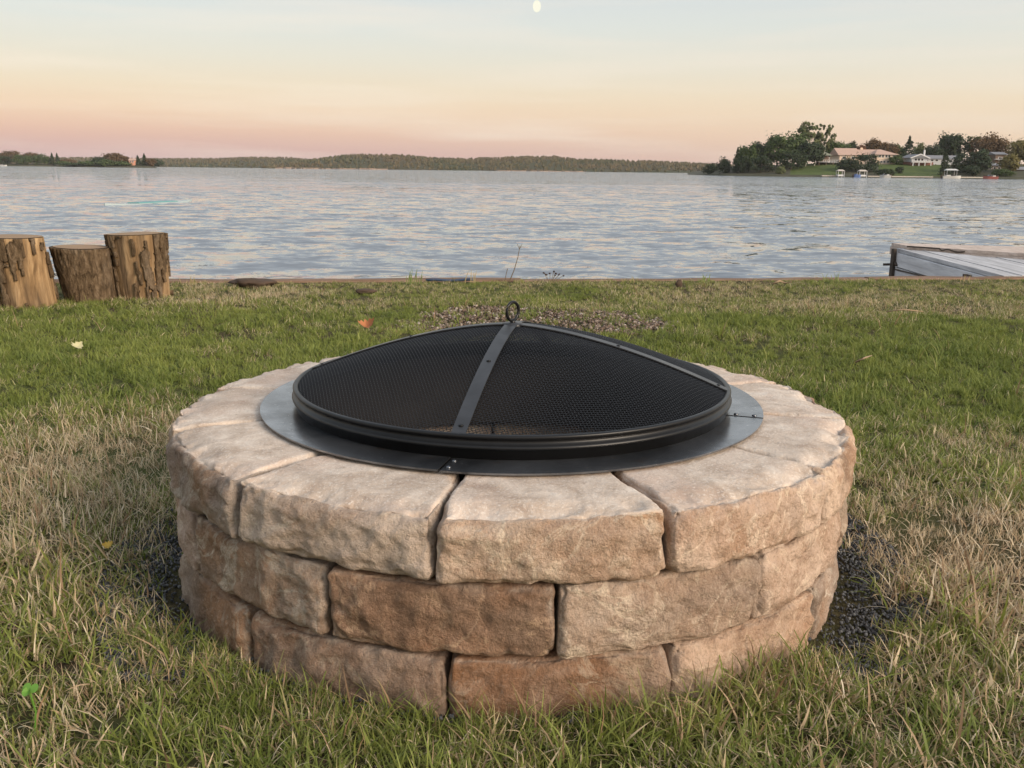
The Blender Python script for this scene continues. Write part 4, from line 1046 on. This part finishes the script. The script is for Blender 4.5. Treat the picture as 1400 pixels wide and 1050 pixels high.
MB().box(0.1, xg + 2, -1.2, 7, zb, fz(221.55)).build('brick_storey', M_brick, h)
MB().box(xg + 0.02, W, 0, 7, zb, fz(217)).build('wall', M_wwall, h)
gable_roof(xg + 0.3, W, 0, 7, fz(217), fz(212), 0.4).build('roof', M_groof, h)
MB().box(fx(1263), fx(1264.8), 1.0, 1.5, fz(214), fz(205)).build('chimney', M_wtrim, h)
MB().box(-0.2, fx(1268), -2.8, -1.55, fz(222) - 0.15, fz(222)).build('balcony', M_wtrim, h)
MB().box(-0.2, fx(1268), -2.8, -2.7, fz(220.6) - 0.1, fz(220.6)).build('rail', M_wtrim, h)
for q in np.linspace(-0.1, fx(1268) - 0.1, 9): MB().box(q - .05, q + .05, -2.78, -2.72, fz(222) + 0.003, fz(220.6) - 0.103).build('baluster', M_wtrim, h)
for q in np.linspace(0.1, fx(1267), 4): MB().box(q - .1, q + .1, -2.7, -2.5, zb, fz(222) - 0.153).build('post', M_wtrim, h)
for px in (1248.5, 1252.5, 1257): window(h, fx(px) - .35, fx(px) + .35, fz(220), fz(217.3), -1.5)
for px in (1266, 1273, 1279): window(h, fx(px) - .4, fx(px) + .4, fz(220.3), fz(218), 0)
for px in (1271, 1274.5, 1278): window(h, fx(px) - .3, fx(px) + .3, fz(229), fz(224.5), 0)
window(h, fx(1247) - .3, fx(1247) + .3, fz(227), fz(224), -1.2)
for px in (1297, 1304): window(h, fx(px) - .5, fx(px) + .5, fz(221), fz(218.5), 0)
# brown cottage
h, s, W, fx, fz = house_frame(1350, 1371, 288, 'brown_cottage', 'small brown cottage half hidden by trees near the right edge')
zb = land_z(1360, 288) - 0.5
MB().box(0, W, 0, 5, zb, fz(226)).build('wall', M_brown, h)
gable_roof(0, W, 0, 5, fz(226.2), fz(222.8), 0.7).build('roof', M_groof, h)
for px in (1354, 1360, 1366): window(h, fx(px) - .35, fx(px) + .35, fz(231), fz(228.4), 0)
MB().box(fx(1357), fx(1357) + .4, 2, 2.5, fz(224.5), fz(220.5)).build('chimney', M_wtrim, h)
h, s, W, fx, fz = house_frame(1360, 1374, 305, 'brown_house', 'tall brown house front among trees above the brown cottage')
zb = land_z(1366, 305) - 0.5
MB().box(0, W, 0, 6, zb, fz(211)).build('wall', M_brown, h); gable_roof(0, W, 0, 6, fz(211.2), fz(207.5), 0.5).build('roof', M_groof, h)
window(h, fx(1364), fx(1364) + 1.0, fz(219), fz(215), 0); MB().box(-0.4, W + .4, -1, -0.02, fz(217.4) - .15, fz(217.4)).build('balcony', M_wtrim, h)
h, s, W, fx, fz = house_frame(1388, 1420, 284, 'boathouse', 'low grey boathouse cut by the right picture edge')
MB().box(0, W, 0, 5, land_z(1400, 284) - 0.5, fz(232)).build('wall', M_brown, h); gable_roof(0, W, 0, 5, fz(232.2), fz(228), 0.6).build('roof', M_groof, h); window(h, 1.0, 2.2, fz(238), fz(234.5), 0)

# docks and boats along that shore -------------------------------------------------------------------
M_red = simple('red_hull_paint', (0.30, 0.10, 0.08), 0.5, 0.1); M_blue = simple('blue_boat_cover', (0.10, 0.16, 0.34), 0.7, 0.1); M_pale = simple('pale_dock_wood', (0.50, 0.44, 0.37), 0.85, 0.15)
def far_dock(px0, px1, d, label):
    a, b = at(px0, 240, d), at(px1, 240, d); o = empty('dock', (a.x, d, WL)); tag(o, label, 'dock', 'small docks on the headland shore'); L = b.x - a.x
    n = max(3, int(L / 0.9))
    for i in range(n): MB().box(L * i / n + 0.02, L * (i + 1) / n - 0.02, 0, 1.4, 0.42, 0.50).build('deck_plank', M_pale, o)
    MB().box(0, L, 0.02, 0.10, 0.22, 0.418).build('fascia', M_pale, o)
    for i in range(4): x = 0.1 + (L - 0.2) * i / 3; MB().tube([(x, 0.2, -1.2), (x, 0.2, 0.9)], 0.07, 6).build('post', M_bark_far, o)
far_dock(1124, 1146, shore_d(1135) - 2.0, 'pale long dock left of the two boat lifts')
far_dock(1187, 1206, shore_d(1195) - 2.0, 'low dock between the canopied lift and the white boat')
far_dock(1216, 1276, shore_d(1245) - 1.8, 'long low dock wall below the lawn of the gabled house')
far_dock(1312, 1344, shore_d(1330) - 2.0, 'grey dock left of the red boat')
def hull(par, L, w, h, mat, z=0.0):
    V = []; F = []; n = 10
    for i in range(n + 1):
        t = i / n; bw = w / 2 * (1 - max(0, (t - 0.55) / 0.45) ** 2.2) ; x = -L / 2 + L * t; sh = h * (1 + 0.25 * t * t)
        V += [(x, -bw, z + sh), (x, -bw * 0.7, z - 0.15 + 0.2 * t ** 3), (x, bw * 0.7, z - 0.15 + 0.2 * t ** 3), (x, bw, z + sh)]
    for i in range(n):
        for k in range(4): F.append([4 * i + k, 4 * i + (k + 1) % 4, 4 * i + 4 + (k + 1) % 4, 4 * i + 4 + k])
    F.append([3, 2, 1, 0]); return mesh_obj('hull', V, F, mat, par)
def boat(px, d, L, label, hullmat, canopy=None, cover=None, screen=True, flip=False):
    p = at(px, 240, d); o = empty('boat', (p.x, d, WL), math.pi if flip else 0.0); tag(o, label, 'boat', 'boats moored at the headland')
    hull(o, L, 1.9, 0.65, hullmat)
    if screen: MB().prism([(0.2, -0.6, 0.72), (0.7, -0.5, 0.70), (0.3, -0.5, 1.15), (0.1, -0.6, 1.15)], (0, 1.1, 0)).build('windscreen', M_glass, o)
    MB().box(-L / 2 - 0.35, -L / 2 - 0.02, -0.22, 0.22, -0.2, 0.95).build('outboard_motor', M_darkwood, o)
    MB().box(-L * 0.32, -L * 0.1, -0.7, 0.7, 0.66, 0.95).build('seat', M_white if cover is None else cover, o)
    if canopy:
        for x in (-L * 0.32, L * 0.2):
            for y in (-0.8, 0.8): MB().tube([(x, y, 0.6), (x, y, 2.2)], 0.04, 5).build('canopy_pole', M_wtrim, o)
        MB().poly([(-L * .38, -1, 2.2), (L * .28, -1, 2.2), (L * .28, 1, 2.2), (-L * .38, 1, 2.2), (-L * .30, 0, 2.62), (L * .20, 0, 2.62)], [[3, 2, 1, 0], [0, 1, 5, 4], [1, 2, 5], [2, 3, 4, 5], [3, 0, 4]]).build('canopy', canopy, o)
boat(1210, shore_d(1210) - 4, 2.9, 'small white motorboat by the low dock', M_white, flip=True)
boat(1301, shore_d(1301) - 4, 5.2, 'white canopied pontoon boat below the pointed spruce', M_white, canopy=M_white)
boat(1354, shore_d(1354) - 4, 3.8, 'red and white boat near the right edge', M_red, flip=True)
boat(1172, shore_d(1172) - 4, 2.0, 'little boat under a blue cover beside the canopied lift', M_blue, cover=M_blue, screen=False)
def lift(px, d, w, label, roof):
    p = at(px, 240, d); o = empty('boat_lift', (p.x, d, WL)); tag(o, label, 'boat lift')
    for x in (-w / 2, w / 2):
        for y in (0, 1.8): MB().tube([(x, y, -1), (x, y, 1.75)], 0.07, 6).build('post', M_wtrim, o)
    MB().poly([(-w * .6, -.3, 1.7), (w * .6, -.3, 1.7), (w * .6, 2.1, 1.7), (-w * .6, 2.1, 1.7), (-w * .4, .9, 2.15), (w * .4, .9, 2.15)], [[3, 2, 1, 0], [0, 1, 5, 4], [1, 2, 5], [2, 3, 4, 5], [3, 0, 4]]).build('roof', roof, o)
    MB().box(-w * .45, w * .45, 0.1, 1.7, 0.3, 0.75).build('cradle', M_wtrim, o)
lift(1150, shore_d(1150) - 3, 1.7, 'pale boat lift with small roof right of the pale dock', M_pale)
lift(1180, shore_d(1180) - 3, 2.0, 'boat lift with pale canopy in front of the large dark evergreen', M_pale)

# ------------------------------------------------------------------ left headland and wooded island, about 600 m off
def low_land(pts, d, depth, h, name='island'):
    V = []; F = []
    for px, k in pts:
        x = at(px, 228, d).x
        V += [(x, d - depth * k, WL - 0.5), (x, d - depth * k + 1.5, WL + 0.5 * k), (x, d, WL + h * k + .1), (x, d + depth * k, WL - 0.5)]
    for i in range(len(pts) - 1):
        for k in range(3): F.append([4 * i + k, 4 * i + 4 + k, 4 * i + 5 + k, 4 * i + 1 + k])
    return tag(mesh_obj(name, V, F, M_bank, smooth_=True), kind='structure')
low_land([(-400, 1), (-100, 1), (0, 1), (40, 1), (70, 0.9), (86, 0.25)], 640, 16, 1.5, 'left_headland')
low_land([(80, 0.2), (92, 0.5), (130, 0.9), (170, 1), (205, 0.7), (214, 0.2)], 560, 10, 1.5, 'island')
GL = 'trees on the far left shore'
LEFT = [(-14, 207, 30, 640, 'round', F_RUST, 'rust tree at the left picture edge far across the lake'), (16, 206, 28, 645, 'round', F_RUST, 'domed brownish tree on the far left headland'),
 (6, 213, 24, 634, 'bush', F_DARK, 'dark low tree at the left end of the far left headland'), (32, 212, 26, 634, 'bush', F_GREEN, 'low green tree in the middle of the far left headland'),
 (43, 208, 24, 644, 'round', F_RUST, 'second brownish tree on the far left headland'), (58, 211, 24, 638, 'bush', F_GREEN, 'low tree left of the spruce pair across the lake'),
 (72, 209.5, 9, 636, 'conifer', F_DARK, 'left spruce of the pair ending the far left headland'), (79, 210, 9, 636, 'conifer', F_DARK, 'right spruce of the pair ending the far left headland'),
 (88, 221, 20, 600, 'bush', F_GREEN, 'low scrub filling the gap between far left headland and island'), (94, 217, 18, 640, 'round', F_RUST, 'low brown tree right of the spruce pair across the lake'), (212, 218, 20, 575, 'bush', F_DARK, 'dark scrub just past the right end of the island'),
 (100, 223, 26, 557, 'bush', F_DARK, 'low dark scrub at the left tip of the island'), (121, 220, 22, 556, 'bush', F_GREEN, 'low green scrub on the left half of the island'),
 (137, 215, 20, 558, 'bush', F_DARK, 'dark bush left of the tallest island tree'), (155, 208.5, 26, 562, 'round', F_RUST, 'tallest rounded tree on the island'),
 (148, 218, 26, 555, 'bush', F_GREEN, 'green bush below the tallest island tree'), (170, 212, 14, 562, 'round', F_RUST, 'brownish tree left of the tiny house on the island'),
 (189, 213, 12, 562, 'conifer', F_DARK, 'spruce right of the tiny house on the island'), (198, 210.5, 11, 562, 'conifer', F_DARK, 'tallest spruce on the island right of the house'),
 (206, 216, 14, 561, 'bush', F_RUST, 'brown bush at the right end of the island'), (168, 221, 20, 556, 'bush', F_GREEN, 'green scrub at the water below the tiny house')]
for i, (px, tp, w, d, kind, mt, lab) in enumerate(LEFT):
    tree(px, tp, 228, w, d, kind, 500 + i, lab, mt, 'spruce_tree' if kind == 'conifer' else ('bush' if kind == 'bush' and tp > 214 else 'tree'), group=GL, zb=WL + 1.0, leafk=1.25)
M_coral = simple('coral_house_paint', (0.62, 0.30, 0.20), 0.8, 0.08, 0.5)
h, s, W, fx, fz = house_frame(176.5, 184, 559, 'small_house', 'tiny coral house among the trees on the island'); zb = WL + 0.8
MB().box(0, W, 0, 4, zb, fz(219.3)).build('wall', M_coral, h); gable_roof(0, W, 0, 4, fz(219.4), fz(216.5), 0.4).build('roof', M_proof, h)
window(h, 0.6, 1.3, fz(222), fz(220.2), 0); window(h, 1.9, 2.6, fz(222), fz(220.2), 0)
boat(6, 618, 4.6, 'white boat moored at the far left headland', M_white)

# floating paddleboard ---------------------------------------------------------------------------------
M_teal = simple('teal_board_deck', (0.12, 0.29, 0.29), 0.5, 0.08); M_boardwhite = simple('white_board_foam', (0.36, 0.42, 0.42), 0.5, 0.05)
a = on_plane(143, 281.5, WL); b = on_plane(262, 275.5, WL); mid = (a + b) / 2; L = (b - a).length; ang = math.atan2(b.y - a.y, b.x - a.x)
pb = empty('paddleboard', (mid.x, mid.y, WL + 0.02), ang); tag(pb, 'long thin teal and white board floating on the lake at left', 'board')
def board(x0, x1, wmax, z0, z1, mat, name):
    n = 16; V = []; F = []
    for i in range(n + 1):
        t = i / n; x = x0 + (x1 - x0) * t; gl = (2 * x / L); w = wmax * (1 - abs(gl) ** 2.6) ** 0.6 if abs(gl) < 1 else 0.01; w = max(w, 0.02); up = 0.10 * max(0, abs(gl) - 0.6)
        V += [(x, -w, z0 + up), (x, w, z0 + up), (x, w * .94, z1 + up), (x, -w * .94, z1 + up)]
    for i in range(n):
        for k in range(4): F.append([4 * i + k, 4 * i + (k + 1) % 4, 4 * i + 4 + (k + 1) % 4, 4 * i + 4 + k])
    F += [[3, 2, 1, 0], [4 * n + k for k in range(4)]]
    return mesh_obj(name, V, F, mat, pb)
board(-L / 2, L / 2, 0.22, -0.05, 0.008, M_boardwhite, 'hull'); board(-L * 0.20, L * 0.26, 0.20, 0.011, 0.035, M_teal, 'deck_pad')

# ------------------------------------------------------------------ moon
mm = bpy.data.materials.new('moon_glow'); mm.use_nodes = True; nt = mm.node_tree; nt.nodes.clear()
oo = nt.nodes.new('ShaderNodeOutputMaterial'); em = nt.nodes.new('ShaderNodeEmission'); em.inputs[0].default_value = (1.0, 0.98, 0.80, 1); em.inputs[1].default_value = 1.0; nt.links.new(em.outputs[0], oo.inputs[0])
bm = bmesh.new(); bmesh.ops.create_uvsphere(bm, u_segments=32, v_segments=20, radius=1.0); me = bpy.data.meshes.new('moon'); bm.to_mesh(me); bm.free(); me.materials.append(mm)
moon = bpy.data.objects.new('moon', me); C.objects.link(moon); pm = at(734, 8.5, 9000.0); moon.location = pm
k = (pm - Vector((0, 0, CAMH))).length / FPX; moon.scale = (5.2 * k, 5.2 * k, 7.2 * k); tag(moon, 'pale yellow moon high above the lake', 'moon')

# ------------------------------------------------------------------ small things on the lawn
def leaf(px, py, size, mat, label, curl, rz, seed, z=0.045):
    p = on_plane(px, py, z); r = np.random.default_rng(seed); n = 8; V = []; F = []
    for i in range(n + 1):
        t = i / n; w = size * 0.42 * math.sin(math.pi * min(1, t * 0.93 + 0.05)) ** 0.8 * (1 + 0.25 * (-1) ** i)
        x = size * (t - 0.5); cz = curl * size * (2 * t - 1) ** 2
        V += [(x, -w, cz + curl * w), (x, 0, cz), (x, w, cz + curl * w * 0.7)]
    for i in range(n):
        for k in range(2): F.append([3 * i + k, 3 * i + k + 1, 3 * i + 4 + k, 3 * i + 3 + k])
    b = len(V); V += [(v[0], v[1], v[2] - 0.0012) for v in V]; F += [[q + b for q in f[::-1]] for f in F]
    o = mesh_obj('fallen_leaf', V, F, mat); o.location = p; o.rotation_euler = (0.5, -0.2, rz); tag(o, label, 'leaf')
M_lbrown = simple('dry_orange_leaf', (0.38, 0.15, 0.06), 0.7, 0.3, 40); M_lpale = simple('pale_yellow_leaf', (0.46, 0.42, 0.24), 0.7, 0.15, 30)
M_lyel = simple('yellow_leaf', (0.38, 0.26, 0.05), 0.7, 0.2, 30); M_lgreen = simple('fresh_green_leaf', (0.10, 0.22, 0.03), 0.55, 0.15, 30)
leaf(502, 446, 0.072, M_lbrown, 'curled orange-brown dead leaf on the grass behind the pit', 0.5, 0.3, 1)
leaf(105, 474, 0.048, M_lpale, 'pale yellow fallen leaf on the green grass at left', 0.3, 1.2, 2)
leaf(149, 746, 0.020, M_lyel, 'small yellow leaf in the grass left of the pit', 0.4, 0.2, 3)
p = on_plane(40, 946, 0.06)
wd = empty('clover_weed', (p.x, p.y, 0.0)); tag(wd, 'single bright green broad-leaved weed in the lower left grass', 'weed')
for k in range(3):
    a = k * 2.09 + 0.4; V = [(0, 0, 0.062)] + [(0.006 * math.cos(a) + 0.0055 * math.cos(w), 0.006 * math.sin(a) + 0.0055 * math.sin(w), 0.064 + 0.004 * math.sin(w)) for w in np.linspace(a - 2.6, a + 2.6, 9)]
    mesh_obj('leaf', V, [[0, i, i + 1] for i in range(1, 9)], M_lgreen, wd)
MB().tube([(0, 0, -0.01), (0.004, 0.003, 0.03), (0, 0, 0.062)], 0.0012, 5).build('stem', M_lgreen, wd)
# plants on the timber edging
M_stem = simple('dry_stem', (0.14, 0.10, 0.06), 0.8, 0.2); M_darkflower = simple('dark_seed_head', (0.05, 0.03, 0.025), 0.9, 0.3)
def on_edge(px, off=-0.06):
    d = 6.3
    for _ in range(6): d = edge_y(at(px, 381, d).x) + off
    return at(px, 381, d).x, d
x, d = on_edge(697); w = empty('tall_weed', (x, d, 0)); tag(w, 'single tall thin bare weed stalk at the water edge behind the screen handle', 'weed')
q = [at(px, py, d) - Vector((x, d, 0)) for px, py in ((696, 386), (703, 369), (708, 352), (711, 336))]
MB().tube(q, [0.0035, 0.003, 0.0025, 0.0018], 5).build('stem', M_stem, w)
for dx in (-0.018, 0.014): MB().tube([q[2].lerp(q[3], 0.7), q[3] + Vector((dx, 0, 0.012))], 0.0015, 4).build('twig', M_stem, w)
q2 = [at(px, py, d) - Vector((x, d, 0)) for px, py in ((690, 386), (692, 375), (694, 367))]
MB().tube(q2, 0.0022, 4).build('stem', M_stem, w)
x, d = on_edge(752); w = empty('seed_weed', (x, d, 0)); tag(w, 'low weed with dark seed heads on the timber edging', 'weed')
rr = random.Random(3)
for px, py in ((744, 373), (747, 376), (752, 374.5), (757, 372), (760, 374), (764, 376), (758, 377), (770, 376.5)):
    tp = at(px, py, d + 0.02) - Vector((x, d, 0)); MB().tube([(0.2 * tp.x, 0, 0), (0.7 * tp.x, 0.01, tp.z * 0.6), tuple(tp)], 0.0016, 4).build('stem', M_stem, w)
    hd = MB()
    for _ in range(3):
        c = tp + Vector((rr.uniform(-.006, .006), rr.uniform(-.006, .006), rr.uniform(-.003, .006))); hd.lathe([(0.0, -0.006), (0.006, 0.0), (0.0, 0.006)], 5)
        k0 = len(hd.v) - 15
        for i in range(k0, len(hd.v)): hd.v[i] = tuple(Vector(hd.v[i]) + c)
    hd.build('seed_head', M_darkflower, w)
def grass_clump(px, hpx, n, label, seed, mat, name='grass_clump'):
    x, d = on_edge(px, -0.10); r = random.Random(seed); o = empty(name, (x, d, 0)); tag(o, label, 'grass clump')
    for i in range(n):
        h = hpx / FPX * d * r.uniform(0.5, 1.05); lx = r.uniform(-0.35, 0.35) * h; bx = r.uniform(-0.05, 0.05); ly = r.uniform(-.1, .1) * h
        V = []; 
        for k in range(5):
            t = k / 4; wd_ = 0.003 * (1 - t ** 2) + 0.0003; cx = bx + lx * t * t; V += [(cx - wd_, ly * t, h * t - 0.01), (cx + wd_, ly * t, h * t - 0.01)]
        mesh_obj('blade', V, [[2 * k, 2 * k + 1, 2 * k + 3, 2 * k + 2] for k in range(4)], mat, o)
M_gb = simple('shore_grass', (0.16, 0.20, 0.06), 0.7, 0.3, 20); M_gd = simple('dry_shore_grass', (0.34, 0.27, 0.14), 0.8, 0.2, 20)
grass_clump(566, 24, 14, 'green grass clump on the water edge left of the blue pipe', 1, M_gb)
grass_clump(645, 22, 5, 'sparse thin stalks at the water edge near the blue pipe', 2, M_gd)
grass_clump(258, 16, 8, 'short pale stalks at the water edge right of the stumps', 3, M_gd)
grass_clump(962, 15, 12, 'green grass clump at the water edge in the right half', 4, M_gb)
grass_clump(1137, 17, 8, 'thin green blades at the water edge left of the dock', 5, M_gb)
grass_clump(1318, 12, 6, 'few blades of grass in front of the dock side', 6, M_gd)
grass_clump(860, 12, 6, 'few bent dry blades at the water edge right of the weed', 7, M_gd)
# blue pipe by the edging
M_bluepipe = simple('blue_pipe', (0.035, 0.055, 0.10), 0.5, 0.3, 20)
x0, d0 = on_edge(582, -0.05); x1, d1 = on_edge(648, -0.05)
tag(MB().tube([(x0 + (x1 - x0) * t, d0 + (d1 - d0) * t, 0.018 + 0.004 * math.sin(t * 9)) for t in np.linspace(0, 1, 10)], 0.009, 8).build('pipe', M_bluepipe, None, True), 'short length of dark blue pipe lying along the timber edging', 'pipe')
# dark earth clods and drift wood near the edge
M_clod = simple('dark_brown_clod', (0.075, 0.05, 0.035), 0.95, 0.4, 20, bump=0.6)
def clod(px, py, wpx, hpx, label, seed, mat=M_clod, name='earth_clod', cat='clod'):
    p = on_plane(px, py, 0.0); w = wpx / FPX * p.y / 2; h = hpx / FPX * p.y; bm = bmesh.new(); bmesh.ops.create_icosphere(bm, subdivisions=3, radius=1.0)
    P = np.array([v.co[:] for v in bm.verts]); nn = 1 + 0.45 * fbm(P * 1.7 + seed * 3.1, 4); F = [[q.index for q in f.verts] for f in bm.faces]; bm.free()
    o = mesh_obj(name, P * nn[:, None] * np.array([w, w * 0.6, h * 0.75]) + np.array([0, 0, h * 0.25]), F, mat, None, True); o.location = (p.x, p.y, 0.012); tag(o, label, cat)
clod(348, 391, 62, 8, 'long dark brown earth clod by the edging right of the stumps', 1)
clod(928, 393, 10, 8, 'small black clod at the grass edge right of the gravel', 2)
clod(500, 402, 30, 5, 'low brown clod near the edging left of the gravel', 5)
def stick(pts, r, label):
    q = [on_plane(px, py, 0.03 + 0.02 * (i % 2)) for i, (px, py) in enumerate(pts)]
    tag(MB().tube(q, [r] * (len(q) - 1) + [r * 0.5], 6).build('stick', M_stick, None, True), label, 'stick')
M_stick = simple('dry_stick', (0.34, 0.24, 0.15), 0.85, 0.25, 30)
stick([(1056, 388), (1066, 384), (1074, 387), (1082, 385)], 0.006, 'curved dry stick on the grass edge left of the dock')
stick([(1170, 495), (1180, 490), (1192, 486)], 0.004, 'thin pale stick in the green grass right of the pit')
stick([(1212, 426), (1235, 423), (1262, 426)], 0.004, 'long thin twig in the brown grass before the dock')

# ------------------------------------------------------------------ the air over the lake
hz = MB().box(-2600, 2600, -120, 1900, -3.0, 45.0)
hm_ = bpy.data.materials.new('thin_evening_haze'); hm_.use_nodes = True; nt = hm_.node_tree; nt.nodes.clear()
oo = nt.nodes.new('ShaderNodeOutputMaterial'); pv = nt.nodes.new('ShaderNodeVolumePrincipled'); pv.inputs['Color'].default_value = (0.95, 0.93, 0.95, 1); pv.inputs['Density'].default_value = 0.00010; pv.inputs['Anisotropy'].default_value = 0.0
nt.links.new(pv.outputs[0], oo.inputs['Volume'])
o = hz.build('haze', hm_); tag(o, 'thin evening haze over the lake', 'haze', kind='stuff')
